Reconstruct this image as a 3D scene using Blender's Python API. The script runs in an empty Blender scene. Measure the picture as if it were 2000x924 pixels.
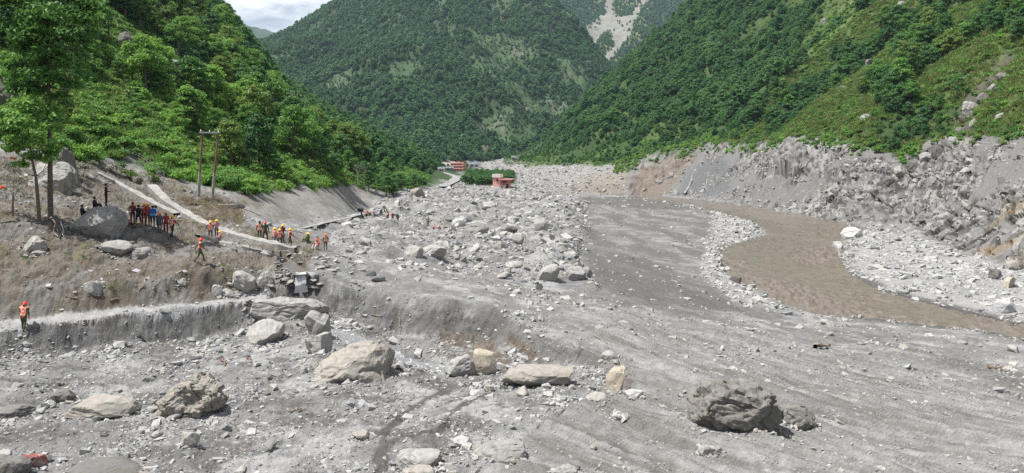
import bpy, bmesh, math, random
import numpy as np
from mathutils import Vector, Matrix

R = math.radians
random.seed(7)
rng = np.random.default_rng(7)
scene = bpy.context.scene
C = scene.collection

# ------------------------------------------------------------------ camera, sky, sun, exposure
F = 1483.0            # focal length in photograph pixels (2000 wide)
HOR = 330.0           # eye level row of the photograph
cam_d = bpy.data.cameras.new('camera')
cam_d.sensor_width = 36.0
cam_d.lens = 36.0 * F / 2000.0
cam_d.shift_y = -(462.0 - HOR) / 2000.0
cam_d.clip_start = 0.5
cam_d.clip_end = 30000.0
cam = bpy.data.objects.new('camera', cam_d)
C.objects.link(cam)
cam.location = (0, 0, 0)
cam.rotation_euler = (R(90), 0, 0)
scene.camera = cam

SUN_EL, SUN_AZ = R(65), R(-102)       # azimuth clockwise from +Y: the sun stands high to the left
sun_dir = Vector((math.sin(SUN_AZ) * math.cos(SUN_EL), math.cos(SUN_AZ) * math.cos(SUN_EL), math.sin(SUN_EL)))
sun_d = bpy.data.lights.new('sun', 'SUN')
sun_d.energy = 5.0
sun_d.angle = R(0.55)
sun_d.color = (1.0, 0.972, 0.93)
sun = bpy.data.objects.new('sun', sun_d)
C.objects.link(sun)
sun.rotation_euler = (-sun_dir).to_track_quat('-Z', 'Y').to_euler()

world = bpy.data.worlds.new('World')
scene.world = world
world.use_nodes = True
nt = world.node_tree
nt.nodes.clear()
w_out = nt.nodes.new('ShaderNodeOutputWorld')
w_bg = nt.nodes.new('ShaderNodeBackground')
w_sky = nt.nodes.new('ShaderNodeTexSky')
w_sky.sky_type = 'NISHITA'
w_sky.sun_disc = False
w_sky.sun_elevation = SUN_EL
w_sky.sun_rotation = SUN_AZ
w_sky.altitude = 800
w_sky.air_density = 1.0
w_sky.dust_density = 1.2
w_bg.inputs['Strength'].default_value = 0.05
w_tc = nt.nodes.new('ShaderNodeTexCoord')
w_map = nt.nodes.new('ShaderNodeMapping')
w_map.inputs['Scale'].default_value = (1.0, 1.0, 2.2)
w_map.inputs['Location'].default_value = (1.3, 0.5, 0.9)
w_n = nt.nodes.new('ShaderNodeTexNoise')
w_n.inputs['Scale'].default_value = 3.4
w_n.inputs['Detail'].default_value = 9
w_n.inputs['Roughness'].default_value = 0.56
w_n.inputs['Distortion'].default_value = 0.25
w_r = nt.nodes.new('ShaderNodeMapRange')
w_r.inputs['From Min'].default_value = 0.46
w_r.inputs['From Max'].default_value = 0.60
w_n2 = nt.nodes.new('ShaderNodeTexNoise')
w_n2.inputs['Scale'].default_value = 8.0
w_n2.inputs['Detail'].default_value = 7
w_cr = nt.nodes.new('ShaderNodeValToRGB')
w_cr.color_ramp.elements[0].position = 0.36
w_cr.color_ramp.elements[0].color = (9.0, 9.6, 10.6, 1)
w_cr.color_ramp.elements[1].position = 0.66
w_cr.color_ramp.elements[1].color = (19, 19, 19, 1)
w_mx = nt.nodes.new('ShaderNodeMixRGB')
L = nt.links.new
L(w_tc.outputs['Generated'], w_map.inputs['Vector'])
L(w_map.outputs['Vector'], w_n.inputs['Vector'])
L(w_map.outputs['Vector'], w_n2.inputs['Vector'])
L(w_n.outputs['Fac'], w_r.inputs['Value'])
L(w_n2.outputs['Fac'], w_cr.inputs['Fac'])
w_sp = nt.nodes.new('ShaderNodeSeparateXYZ')
w_hz = nt.nodes.new('ShaderNodeMapRange')          # no cloud below the horizon
w_hz.inputs['From Min'].default_value = -0.03
w_hz.inputs['From Max'].default_value = 0.02
w_mu = nt.nodes.new('ShaderNodeMath')
w_mu.operation = 'MULTIPLY'
L(w_tc.outputs['Generated'], w_sp.inputs['Vector'])
L(w_sp.outputs['Z'], w_hz.inputs['Value'])
L(w_r.outputs['Result'], w_mu.inputs[0])
L(w_hz.outputs['Result'], w_mu.inputs[1])
L(w_mu.outputs['Value'], w_mx.inputs['Fac'])
L(w_sky.outputs['Color'], w_mx.inputs['Color1'])
L(w_cr.outputs['Color'], w_mx.inputs['Color2'])
L(w_mx.outputs['Color'], w_bg.inputs['Color'])
L(w_bg.outputs['Background'], w_out.inputs['Surface'])

vs = scene.view_settings
vs.view_transform = 'Standard'
vs.look = 'None'
vs.exposure = 0.74
vs.gamma = 1.0
vs.use_curve_mapping = False
scene.render.engine = 'CYCLES'
cy = scene.cycles
cy.use_denoising = False      # the grain and the fine grit stay
try:
    cy.denoiser = 'OPENIMAGEDENOISE'
    cy.denoising_input_passes = 'RGB_ALBEDO_NORMAL'
    cy.denoising_prefilter = 'ACCURATE'
except Exception:
    pass
cy.max_bounces = 5
cy.diffuse_bounces = 2
cy.glossy_bounces = 2
cy.transmission_bounces = 3
cy.transparent_max_bounces = 6
cy.volume_bounces = 0
cy.use_adaptive_sampling = True
cy.adaptive_threshold = 0.008
scene.render.film_transparent = False
scene.render.filter_size = 1.15

# ------------------------------------------------------------------ small tools
def P(px, py, Y):
    """photograph pixel + distance -> point in the valley"""
    return ((px - 1000.0) / F * Y, Y, -(py - HOR) / F * Y)

def tag(o, label=None, cat=None, group=None, kind=None):
    if label: o['label'] = label
    if cat: o['category'] = cat
    if group: o['group'] = group
    if kind: o['kind'] = kind
    return o

def empty(name, loc=(0, 0, 0), rz=0.0, label=None, cat=None, group=None):
    o = bpy.data.objects.new(name, None)
    o.empty_display_size = 0.3
    C.objects.link(o)
    o.location = loc
    o.rotation_euler = (0, 0, rz)
    return tag(o, label, cat, group)

def link(name, me, parent=None, coll=None):
    o = bpy.data.objects.new(name, me)
    (coll or C).objects.link(o)
    if parent is not None:
        o.parent = parent
    return o

def mesh_np(name, verts, faces, mats=(), smooth=False):
    """verts (n,3), faces (m,k) arrays -> mesh, fast"""
    me = bpy.data.meshes.new(name)
    verts = np.asarray(verts, dtype=np.float32)
    faces = np.asarray(faces, dtype=np.int32)
    n, m, k = len(verts), len(faces), faces.shape[1]
    me.vertices.add(n)
    me.vertices.foreach_set('co', verts.ravel())
    me.loops.add(m * k)
    me.loops.foreach_set('vertex_index', faces.ravel())
    me.polygons.add(m)
    me.polygons.foreach_set('loop_start', np.arange(0, m * k, k, dtype=np.int32))
    me.polygons.foreach_set('loop_total', np.full(m, k, dtype=np.int32))
    me.polygons.foreach_set('use_smooth', np.full(m, smooth, dtype=bool))
    for mt in mats:
        me.materials.append(mt)
    me.update(calc_edges=True)
    return me

def bm_mesh(name, bm, mats=(), smooth=False):
    me = bpy.data.meshes.new(name)
    for f in bm.faces:
        f.smooth = smooth
    bm.to_mesh(me)
    bm.free()
    for mt in mats:
        me.materials.append(mt)
    return me

# ---- noise
def _hash(ix, iy, seed):
    h = (ix.astype(np.int64) * 374761393 + iy.astype(np.int64) * 668265263 + seed * 974711) & 0x7fffffff
    h = ((h ^ (h >> 13)) * 1274126177) & 0x7fffffff
    h = ((h ^ (h >> 16)) * 2246822519) & 0x7fffffff
    return h ^ (h >> 15)

def pn(x, y, seed=0):
    x0 = np.floor(x); y0 = np.floor(y)
    fx = x - x0; fy = y - y0
    ix = x0.astype(np.int64); iy = y0.astype(np.int64)
    def g(a, b, dx, dy):
        t = _hash(a, b, seed) * (2 * np.pi / 0x7fffffff)
        return np.cos(t) * dx + np.sin(t) * dy
    u = fx * fx * fx * (fx * (fx * 6 - 15) + 10)
    v = fy * fy * fy * (fy * (fy * 6 - 15) + 10)
    a = g(ix, iy, fx, fy); b = g(ix + 1, iy, fx - 1, fy)
    c = g(ix, iy + 1, fx, fy - 1); d = g(ix + 1, iy + 1, fx - 1, fy - 1)
    return 1.5 * (a + (b - a) * u + (c - a) * v + (a - b - c + d) * u * v)

def fbm(x, y, octaves=4, seed=0, gain=0.5, lac=2.03):
    s = np.zeros_like(x); a = 1.0
    for k in range(octaves):
        s += a * pn(x, y, seed + 17 * k)
        a *= gain
        x = x * lac + 11.3; y = y * lac - 7.7
    return s

def ridged(x, y, octaves=4, seed=0):
    s = np.zeros_like(x); a = 1.0
    for k in range(octaves):
        s += a * (1 - 2 * np.abs(pn(x, y, seed + 13 * k)))
        a *= 0.5
        x = x * 2.1 + 3.1; y = y * 2.1 - 5.2
    return s

def worley(x, y, seed=0):
    """F1, F2, random of the cell, offset to its point"""
    ix = np.floor(x).astype(np.int64); iy = np.floor(y).astype(np.int64)
    f1 = np.full(x.shape, 9.0); f2 = np.full(x.shape, 9.0)
    rid = np.zeros(x.shape); ox = np.zeros(x.shape); oy = np.zeros(x.shape)
    for dx in (-1, 0, 1):
        for dy in (-1, 0, 1):
            cx = ix + dx; cy_ = iy + dy
            h = _hash(cx, cy_, seed)
            qx = cx + (h & 1023) / 1023.0; qy = cy_ + ((h >> 10) & 1023) / 1023.0
            d = np.hypot(x - qx, y - qy)
            m = d < f1
            f2 = np.where(m, f1, np.minimum(f2, d))
            rid = np.where(m, ((h >> 5) & 4095) / 4095.0, rid)
            ox = np.where(m, x - qx, ox); oy = np.where(m, y - qy, oy)
            f1 = np.where(m, d, f1)
    return f1, f2, rid, ox, oy

def sstep(a, b, x):
    t = np.clip((x - a) / (b - a), 0, 1)
    return t * t * (3 - 2 * t)

def poly_sd(px, py, poly):
    """signed distance to a closed polygon, negative inside"""
    d = np.full(px.shape, 1e18)
    inside = np.zeros(px.shape, dtype=bool)
    n = len(poly)
    for i in range(n):
        x0, y0 = poly[i]; x1, y1 = poly[(i + 1) % n]
        ex, ey = x1 - x0, y1 - y0
        wx, wy = px - x0, py - y0
        t = np.clip((wx * ex + wy * ey) / (ex * ex + ey * ey + 1e-12), 0, 1)
        d = np.minimum(d, (wx - t * ex) ** 2 + (wy - t * ey) ** 2)
        c = ((y0 <= py) & (y1 > py)) | ((y1 <= py) & (y0 > py))
        with np.errstate(divide='ignore', invalid='ignore'):
            xi = x0 + (py - y0) / (y1 - y0 + 1e-30) * ex
        inside ^= c & (px < xi)
    d = np.sqrt(d)
    return np.where(inside, -d, d)

def line_sd(px, py, pts):
    """distance to an open polyline, side (+ left of travel), parameter 0..n-1"""
    best = np.full(px.shape, 1e18); side = np.zeros(px.shape); par = np.zeros(px.shape)
    for i in range(len(pts) - 1):
        x0, y0 = pts[i][:2]; x1, y1 = pts[i + 1][:2]
        ex, ey = x1 - x0, y1 - y0
        wx, wy = px - x0, py - y0
        t = np.clip((wx * ex + wy * ey) / (ex * ex + ey * ey + 1e-12), 0, 1)
        dd = (wx - t * ex) ** 2 + (wy - t * ey) ** 2
        m = dd < best
        best = np.where(m, dd, best)
        side = np.where(m, np.sign(ex * wy - ey * wx), side)
        par = np.where(m, i + t, par)
    return np.sqrt(best), side, par

def in_poly(px, py, poly, soft):
    return 1 - sstep(-soft, soft, poly_sd(px, py, poly))

# ---- materials
def mat_new(name):
    m = bpy.data.materials.new(name)
    m.use_nodes = True
    n = m.node_tree.nodes
    n.clear()
    out = n.new('ShaderNodeOutputMaterial')
    return m, m.node_tree, out

def nodes_of(t):
    def N(kind, **kw):
        nd = t.nodes.new('ShaderNode' + kind)
        for k, v in kw.items():
            if hasattr(nd, k) and k not in ('Scale',):
                setattr(nd, k, v)
            else:
                nd.inputs[k.replace('_', ' ')].default_value = v
        return nd
    return N

def m_simple(name, col, rough=0.8, var=0.15, scale=6.0, metal=0.0, bump=0.0, spec=0.3):
    """one colour, broken up by noise in object space"""
    m, t, out = mat_new(name)
    N = nodes_of(t); L = t.links.new
    tc = N('TexCoord')
    nz = N('TexNoise', Scale=scale, Detail=6.0, Roughness=0.6)
    L(tc.outputs['Object'], nz.inputs['Vector'])
    cr = N('ValToRGB')
    cr.color_ramp.elements[0].position = 0.3
    cr.color_ramp.elements[1].position = 0.72
    cr.color_ramp.elements[0].color = tuple(c * (1 - var) for c in col) + (1,)
    cr.color_ramp.elements[1].color = tuple(min(1, c * (1 + var)) for c in col) + (1,)
    L(nz.outputs['Fac'], cr.inputs['Fac'])
    b = N('BsdfPrincipled')
    b.inputs['Roughness'].default_value = rough
    b.inputs['Metallic'].default_value = metal
    b.inputs['Specular IOR Level'].default_value = spec
    L(cr.outputs['Color'], b.inputs['Base Color'])
    if bump:
        bp = N('Bump', Strength=bump, Distance=0.05)
        L(nz.outputs['Fac'], bp.inputs['Height'])
        L(bp.outputs['Normal'], b.inputs['Normal'])
    L(b.outputs['BSDF'], out.inputs['Surface'])
    return m
# ------------------------------------------------------------------ the valley: one height sheet
class RBF:
    def __init__(self, pts, c=0.12):
        a = np.array(pts, dtype=float)
        self.u = a[:, 0] / 250.0
        self.v = np.log(a[:, 2]) * 3.0
        z = -(a[:, 1] - HOR) / F * a[:, 2]
        q = (z + 11.0) / a[:, 2] * F
        self.c = c
        n = len(a)
        K = np.sqrt((self.u[:, None] - self.u) ** 2 + (self.v[:, None] - self.v) ** 2 + c * c)
        A = np.zeros((n + 3, n + 3))
        A[:n, :n] = K - 2e-3 * np.eye(n)
        A[:n, n] = A[n, :n] = 1
        A[:n, n + 1] = A[n + 1, :n] = self.u
        A[:n, n + 2] = A[n + 2, :n] = self.v
        b = np.zeros(n + 3); b[:n] = q
        self.w = np.linalg.solve(A, b)
    def __call__(self, px, Y):
        sh = px.shape
        u = (px / 250.0).ravel(); v = (np.log(Y) * 3.0).ravel()
        out = np.empty(u.shape)
        n = len(self.u); w = self.w
        for s in range(0, len(u), 60000):
            e = s + 60000
            K = np.sqrt((u[s:e, None] - self.u) ** 2 + (v[s:e, None] - self.v) ** 2 + self.c ** 2)
            out[s:e] = K @ w[:n] + w[n] + w[n + 1] * u[s:e] + w[n + 2] * v[s:e]
        return (out.reshape(sh) * Y / F) - 11.0

def zp(px, py, z):
    return (px, py, -z * F / (py - HOR))

right_fg = [zp(1400, 924, -10.8), zp(1700, 924, -11.3), zp(2000, 924, -12.0), zp(2300, 924, -12.8),
            zp(1000, 1120, -10.2), zp(1500, 1120, -10.6), zp(2300, 1120, -12.0),
            zp(1450, 830, -11.0), zp(1600, 830, -11.6), zp(1800, 830, -12.8), zp(2000, 830, -13.8), zp(2300, 830, -15.0),
            zp(1300, 755, -11.1), zp(1420, 745, -11.5), zp(1600, 750, -13.0), zp(1800, 760, -14.2), zp(2000, 770, -15.4), zp(2300, 760, -16.4)]
A_PTS = right_fg + [
    # fan between the near gully and the river
    (1250, 690, 45), (1300, 680, 48), (1400, 650, 58), (1500, 700, 54), (1700, 700, 61), (1850, 720, 61), (1950, 700, 68), (2200, 720, 64),
    (1100, 610, 52), (1200, 620, 53), (1000, 580, 57), (1000, 560, 63), (900, 545, 64), (800, 530, 62), (700, 545, 55.8), (650, 530, 55),
    (930, 600, 49.8), (800, 585, 51), (700, 568, 53), (1080, 650, 47),
    (1250, 560, 80), (1150, 520, 101), (1400, 600, 80), (1500, 620, 82), (1300, 640, 58),
    (640, 500, 65), (630, 470, 76), (570, 467, 72), (700, 480, 86), (800, 485, 90), (900, 505, 88), (1000, 505, 93), (1100, 505, 104), (1060, 545, 76), (1120, 560, 72),
    (1200, 500, 125), (1300, 510, 130), (1400, 540, 112),
    (720, 452, 138), (767, 450, 140), (836, 448, 145), (900, 470, 140), (1000, 462, 146), (1000, 430, 185), (1100, 450, 173), (1200, 480, 148),
    (1400, 470, 176), (1300, 450, 195), (1200, 430, 222), (1100, 400, 275), (1200, 398, 330), (1300, 404, 320),
    (1000, 400, 244), (1000, 378, 350), (985, 367, 372), (900, 400, 233), (900, 375, 297), (865, 362, 346), (880, 340, 560), (865, 350, 440),
    (800, 400, 205), (800, 380, 235), (700, 425, 165), (700, 402, 190),
    # stone-pitched bowl on the left
    (600, 432, 105), (600, 368, 126), (480, 376, 96), (480, 422, 88), (740, 382, 205), (740, 366, 222), (540, 400, 100), (660, 385, 160), (540, 437, 90),
    # left terrace
    (389, 513, 52.5), (480, 525, 54), (450, 480, 63), (420, 470, 69), (300, 525, 52), (100, 560, 47), (200, 555, 48.5), (0, 500, 50), (-250, 480, 46), (0, 560, 46),
    (0, 420, 55), (100, 432, 56), (200, 460, 56), (300, 452, 59), (335, 462, 60), (250, 420, 66), (200, 380, 72), (330, 412, 78), (350, 352, 95), (250, 332, 92), (100, 350, 70), (0, 350, 66), (430, 415, 80), (400, 400, 86), (-250, 360, 58),
    (45, 649, 42.3), (100, 640, 43.3), (300, 611, 46.8), (480, 592, 50.2), (560, 584, 51.8), (-250, 665, 39), (300, 580, 48.3), (100, 605, 44.8), (480, 560, 51.8), (560, 545, 53.5), (560, 505, 58),
    # upstream
    (1000, 340, 700), (1000, 320, 900), (980, 308, 1150), (1050, 342, 600), (1100, 372, 450), (1200, 377, 440), (1150, 347, 520), (1205, 326, 525), (1100, 326, 640), (950, 318, 900), (920, 345, 560), (950, 352, 480), (1040, 318, 880), (1060, 360, 500),
    # right cliff: foot, middle, brink
    (1340, 385, 425), (1265, 379, 440), (1215, 320, 530), (1330, 304, 492), (1380, 284, 480), (1450, 402, 330), (1450, 305, 400), (1400, 392, 372), (1340, 345, 455), (1270, 350, 478), (1550, 412, 290), (1550, 275, 335),
    (1650, 432, 235), (1650, 350, 265), (1650, 282, 292), (1750, 438, 222), (1750, 290, 270), (1850, 485, 165), (1850, 400, 200), (1850, 285, 240), (1950, 268, 215), (1950, 400, 175), (1950, 522, 132),
    (2150, 560, 112), (2150, 400, 138), (2150, 250, 178), (2350, 380, 120), (2350, 230, 160), (1500, 350, 322), (1400, 335, 412),
    (1680, 452, 210), (1700, 500, 150), (1900, 600, 96), (1850, 540, 122), (2000, 560, 112), (2150, 620, 88), (2300, 640, 82), (1780, 500, 150),
    # right mountain
    (1950, 130, 275), (1950, 0, 350), (1950, -200, 480), (2200, 60, 240), (2200, -200, 340), (2350, 0, 230), (1750, 150, 355), (1750, 0, 480), (1750, -200, 680),
    (1600, 150, 450), (1600, 0, 640), (1600, -200, 900), (1450, 200, 500), (1450, 80, 700), (1450, -60, 950), (1300, 220, 620), (1300, 120, 800), (1350, 30, 960), (1400, -30, 980),
    (1200, 250, 680), (1200, 165, 880), (1100, 280, 740), (1100, 252, 900), (1050, 300, 830), (1250, 104, 950), (1150, 204, 930),
    (1150, 260, 1120), (1250, 200, 1200), (1350, 150, 1300), (1450, 100, 1350),
    # left mountain
    (400, 19, 330), (430, 54, 350), (470, 94, 400), (510, 136, 450), (560, 182, 480), (620, 224, 540), (700, 256, 600), (780, 304, 650), (850, 327, 680), (890, 340, 690),
    (300, 190, 150), (300, 100, 190), (300, 0, 250), (150, 200, 115), (150, 100, 150), (150, 0, 190), (0, 200, 95), (0, 0, 150), (-250, 200, 85), (-250, 0, 140), (-400, 300, 58), (-400, 0, 120),
    (450, 255, 170), (450, 150, 250), (450, 65, 350), (550, 305, 170), (550, 205, 330), (600, 255, 300), (650, 332, 190), (650, 262, 400), (700, 305, 320), (750, 342, 260), (750, 295, 520), (800, 335, 400), (830, 347, 385), (850, 325, 600),
    (400, 325, 112), (250, 255, 115), (350, 275, 128),
    (300, -150, 400), (300, -120, 700), (470, 140, 650), (560, 220, 720), (700, 290, 850), (850, 335, 860), (0, -250, 300), (600, 290, 1250), (800, 330, 1250),
]
G_PTS = right_fg + [   # the near basin below the cut banks
    zp(-300, 1120, -9.8), zp(0, 924, -10.2), zp(-300, 924, -10.0), zp(500, 924, -10.4), zp(1000, 924, -10.5), zp(500, 1120, -10.1),
    zp(0, 830, -10.35), zp(-300, 830, -10.3), zp(400, 830, -10.45), zp(800, 830, -10.6), zp(1200, 830, -10.8),
    zp(0, 740, -10.55), zp(-300, 740, -10.5), zp(400, 740, -10.75), zp(800, 745, -10.8), zp(1100, 760, -10.95), zp(1200, 770, -11.0),
    zp(0, 695, -10.55), zp(300, 690, -10.75), zp(480, 680, -10.9), zp(620, 660, -10.3), zp(600, 590, -9.6), zp(660, 640, -10.3), zp(740, 680, -10.85), zp(850, 715, -11.05), zp(960, 725, -11.05),
    zp(800, 640, -10.9), zp(950, 650, -11.0), zp(1050, 700, -11.0),
    (0, 560, 60), (600, 560, 62), (1000, 560, 68), (1250, 690, 45), (1300, 680, 48), (1400, 650, 58), (-300, 560, 60)]
zA = RBF(A_PTS)
zG = RBF(G_PTS)

BANK = [(-500, 38.5), (0, 42.0), (100, 43.0), (300, 46.4), (480, 49.8), (550, 51.2), (580, 52.2), (604, 52.2), (622, 51.4), (700, 51.6), (800, 50.0), (930, 48.7), (1000, 46.0), (1060, 43.2), (1130, 41.8), (1230, 40.5)]
BANK = [((p - 1000) / F * y, y) for p, y in BANK]

def riv(px, py, z):
    x, y, z = P(*zp(px, py, z))
    return (x, y)
RIV_L = [riv(2300, 725, -18.2), riv(2010, 675, -18.1), riv(1850, 648, -18.0), riv(1700, 633, -17.9), riv(1600, 622, -17.8), riv(1555, 604, -17.7), riv(1470, 566, -17.6), riv(1432, 545, -17.5), riv(1410, 512, -17.45), riv(1414, 486, -17.4),
         riv(1460, 473, -17.3), riv(1502, 459, -17.2), riv(1478, 437, -17.0), riv(1420, 421, -16.8), riv(1340, 399, -16.4), riv(1250, 386, -16.0), riv(1130, 382, -15.8)]
RIV_R = [riv(2300, 690, -18.2), riv(2000, 642, -18.1), riv(1850, 607, -18.0), riv(1720, 571, -17.8), riv(1655, 533, -17.6), riv(1634, 497, -17.4), riv(1655, 470, -17.2), riv(1684, 448, -17.0), riv(1650, 437, -16.9), riv(1570, 421, -16.8), riv(1500, 410, -16.6), riv(1370, 392, -16.2), riv(1250, 381, -16.0), riv(1130, 379, -15.8)]
RIVER = RIV_L + RIV_R[::-1]

def water_z(Y):
    return -18.2 + 2.3 * np.clip((Y - 70) / 380.0, 0, 1) ** 0.62

# the grid
lnY = [math.log(18.5)]
while lnY[-1] < math.log(1350):
    y = math.exp(lnY[-1])
    lnY.append(lnY[-1] + (0.0042 if y < 38.5 else 0.0034 if y < 54 else 0.0058 if y < 120 else 0.0052 if y < 500 else 0.010))
ROWY = np.exp(np.array(lnY)); NR = len(ROWY)
COLP = np.concatenate([np.arange(-420, -60, 7.0), np.arange(-60, 2060, 2.9), np.arange(2060, 2420, 7.0)]); NC = len(COLP)
GY, GP = np.meshgrid(ROWY, COLP, indexing='ij')
GX = (GP - 1000) / F * GY

def coarse(rbf):
    rs = np.unique(np.append(np.arange(0, NR, 4), NR - 1)); cs_ = np.unique(np.append(np.arange(0, NC, 4), NC - 1))
    g = rbf(GP[np.ix_(rs, cs_)], GY[np.ix_(rs, cs_)])
    fr = np.interp(np.arange(NR), rs, np.arange(len(rs))); fc = np.interp(np.arange(NC), cs_, np.arange(len(cs_)))
    r0 = np.clip(fr.astype(int), 0, len(rs) - 2); c0 = np.clip(fc.astype(int), 0, len(cs_) - 2)
    a = (fr - r0)[:, None]; b = (fc - c0)[None, :]
    R0, C0 = r0[:, None], c0[None, :]
    return g[R0, C0] * (1 - a) * (1 - b) + g[R0 + 1, C0] * a * (1 - b) + g[R0, C0 + 1] * (1 - a) * b + g[R0 + 1, C0 + 1] * a * b

def base_height(px, Y):
    x = (px - 1000) / F * Y
    a = coarse(zA); g = coarse(zG)
    d, side, par = line_sd(x, Y, BANK)
    d = d * side + 0.26 * fbm(x * 0.3, Y * 0.3, 2, 5) + 0.10 * fbm(x * 1.1, Y * 1.1, 2, 8)
    endf = sstep(len(BANK) - 3.0, len(BANK) - 1.02, par)
    left = sstep(5.4, 4.6, par)                       # a flat bench of silt runs along the left bank
    bench = -8.95 + 0.08 * np.maximum(d - 1.5, 0)
    tb = sstep(2.7, 4.4, d)
    a = a * (1 - left) + left * (a * tb + np.minimum(a, bench) * (1 - tb))
    cap = g + np.where(d > 0, (0.50 + 0.30 * pn(x * 0.3, Y * 0.3, 19)) * d + (0.75 + 0.5 * pn(x * 0.25 + 5, Y * 0.25, 18)) * np.maximum(d - 0.6, 0), 0)
    low = np.where(d > 0, np.minimum(a, cap), g)
    low = low * (1 - endf) + a * endf
    return np.where((par > len(BANK) - 1.01) & (d * 0 + side < 0) & (px > 1225), a * 1.0, low), d, par

GZ, BD, BPAR = base_height(GP, GY)
GPY = HOR - GZ * F / GY           # the row at which each bare point shows, for laying out the ground cover
fg = (BD < 0.0) & (BPAR < len(BANK) - 1.02)

# masks of ground kinds, carried by the ground itself
n1 = fbm(GX / 9, GY / 9, 4, 1); n2 = fbm(GX / 2.2, GY / 2.2, 4, 2); n3 = fbm(GX / 0.55, GY / 0.55, 3, 3); n4 = fbm(GX / 0.24, GY / 0.24, 2, 4)
wob = 9 * fbm(GP / 60.0, np.log(GY) * 8, 3, 40)
VEG_R = np.array([(990, 316), (1060, 321), (1130, 322), (1205, 318), (1260, 303), (1320, 294), (1385, 271), (1450, 284), (1550, 264), (1650, 272), (1700, 288), (1760, 304), (1800, 284), (1850, 268), (1900, 264), (2000, 260), (2400, 235)])
line_r = np.interp(GP, VEG_R[:, 0], VEG_R[:, 1])
veg_r = sstep(6, -6, GPY - line_r + wob) * (GP > 985) * (GY > 120)
VEG_L = np.array([(-500, 330), (0, 318), (130, 296), (160, 318), (200, 316), (250, 300), (300, 340), (345, 352), (450, 372), (520, 378), (600, 366), (690, 362), (760, 378), (840, 362), (870, 352), (895, 340), (925, 336)])
line_l = np.interp(GP, VEG_L[:, 0], VEG_L[:, 1])
veg_l = sstep(6, -6, GPY - line_l + wob) * (GP < 925) * (GY > 80)
VEG_ISLE = [(916, 340), (1000, 342), (1005, 358), (985, 364), (930, 363), (908, 362)]
veg_i = in_poly(GP, GPY, VEG_ISLE, 3) * (GY > 300)
veg = np.clip(veg_r + veg_l + veg_i, 0, 1)

riv_d = poly_sd(GX, GY, RIVER)
CLIFF = [(1205, 330), (1260, 300), (1385, 268), (1550, 262), (1700, 285), (1760, 300), (1850, 266), (2000, 258), (2400, 235), (2400, 560), (2000, 520), (1870, 492), (1780, 440), (1660, 428), (1560, 408), (1450, 396), (1340, 384), (1240, 380)]
cliff = in_poly(GP, GPY, CLIFF, 7) * (GY > 110) * (1 - 0.85 * veg)
SILT = [(1130, 405), (1250, 398), (1420, 432), (1470, 470), (1405, 500), (1430, 560), (1560, 615), (1400, 612), (1230, 585), (1150, 555), (1140, 490), (1120, 450)]
silt = in_poly(GP + 14 * n1, GPY + 10 * n2, SILT, 22) * (GY > 60)
FIELD = [(790, 385), (900, 372), (1060, 372), (1135, 400), (1150, 460), (1110, 505), (1160, 560), (1010, 540), (880, 510), (760, 500), (660, 470), (700, 430)]
field = in_poly(GP, GPY, FIELD, 18) * (GY > 70)
BAR = [(1640, 480), (1690, 455), (1790, 470), (1880, 500), (2000, 530), (2400, 590), (2400, 690), (2000, 640), (1850, 605), (1720, 570), (1655, 532)]
bar = in_poly(GP, GPY, BAR, 5) * (GY > 60) * (riv_d > 0)
SHOREB = [(1405, 500), (1500, 462), (1480, 440), (1400, 440), (1380, 480), (1370, 540), (1440, 590), (1540, 612), (1440, 545)]
shoreb = in_poly(GP, GPY, SHOREB, 10) * (GY > 60)
terrace = in_poly(GP, GPY, [(-500, 330), (130, 300), (330, 350), (480, 400), (470, 440), (640, 470), (600, 520), (560, 585), (300, 612), (0, 648), (-500, 690)], 10) * (GY > 38) * (GY < 110) * (~fg)
BOWL = [(450, 372), (560, 366), (690, 362), (745, 380), (700, 408), (640, 420), (560, 432), (500, 424), (455, 400)]
bowl = in_poly(GP, GPY, BOWL, 6) * (GY > 70) * (GY < 260)
UPS = [(930, 300), (1010, 300), (1090, 322), (1210, 322), (1230, 378), (1080, 378), (1000, 366), (1000, 340), (925, 330)]
ups = in_poly(GP, GPY, UPS, 6) * (GY > 350)

# relief
t = np.clip((GY - 20) / 100, 0, 1)
FX, FY = (GX + GY) / 1.414, (GX - GY) / 1.414      # along / across the flow of the near fan
streak = fbm(FX / 1.1, FY / 9, 4, 6)
gz = np.zeros_like(GZ)
near = sstep(75, 50, GY)
gz += fg * (0.13 * n1 + 0.15 * n2 + 0.075 * n3 + 0.03 * n4)
fan = sstep(1000, 1250, GP + 0.6 * (GPY - 600)) * near * (1 - 1.0 * fg)
gz += fan * (0.26 * streak + 0.08 * n2 + 0.035 * n3 + 0.14 * n1)
mid = (~fg) * (1 - veg) * (1 - cliff) * (1 - fan)
gz += mid * (0.26 * n1 * (0.4 + t) + 0.13 * n2 + 0.03 * n3) * (1 - 0.8 * silt) * (1 - 0.6 * bar) * (1 - 0.75 * bowl)
gz += field * (0.8 + 0.9 * ridged(GX / 14, GY / 18, 3, 9) + 0.5 * n1 + 0.25 * n2)
gz += terrace * (0.16 * n2 + 0.05 * n3 + 0.18 * n1)
w = fbm(GX / 40, GY / 55, 4, 12)
gl = fbm(GY / 55 + 0.25 * GX / 80, GX / 260, 4, 15)         # gullies down the right slope
slope_amp = np.clip((GY - 90) / 500, 0, 1)
gz += veg_r * (1 - cliff) * (13 * gl * (0.25 + 1.0 * slope_amp) * np.clip((line_r - GPY) / 40, 0, 1) + 3.0 * w * slope_amp)
gz += veg_l * (6.0 * w * (0.12 + slope_amp) + 0.8 * n1 * 0.5) * np.clip((line_l - GPY) / 40, 0, 1) * np.clip((620 - GP) / 200, 0.25, 1)
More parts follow.
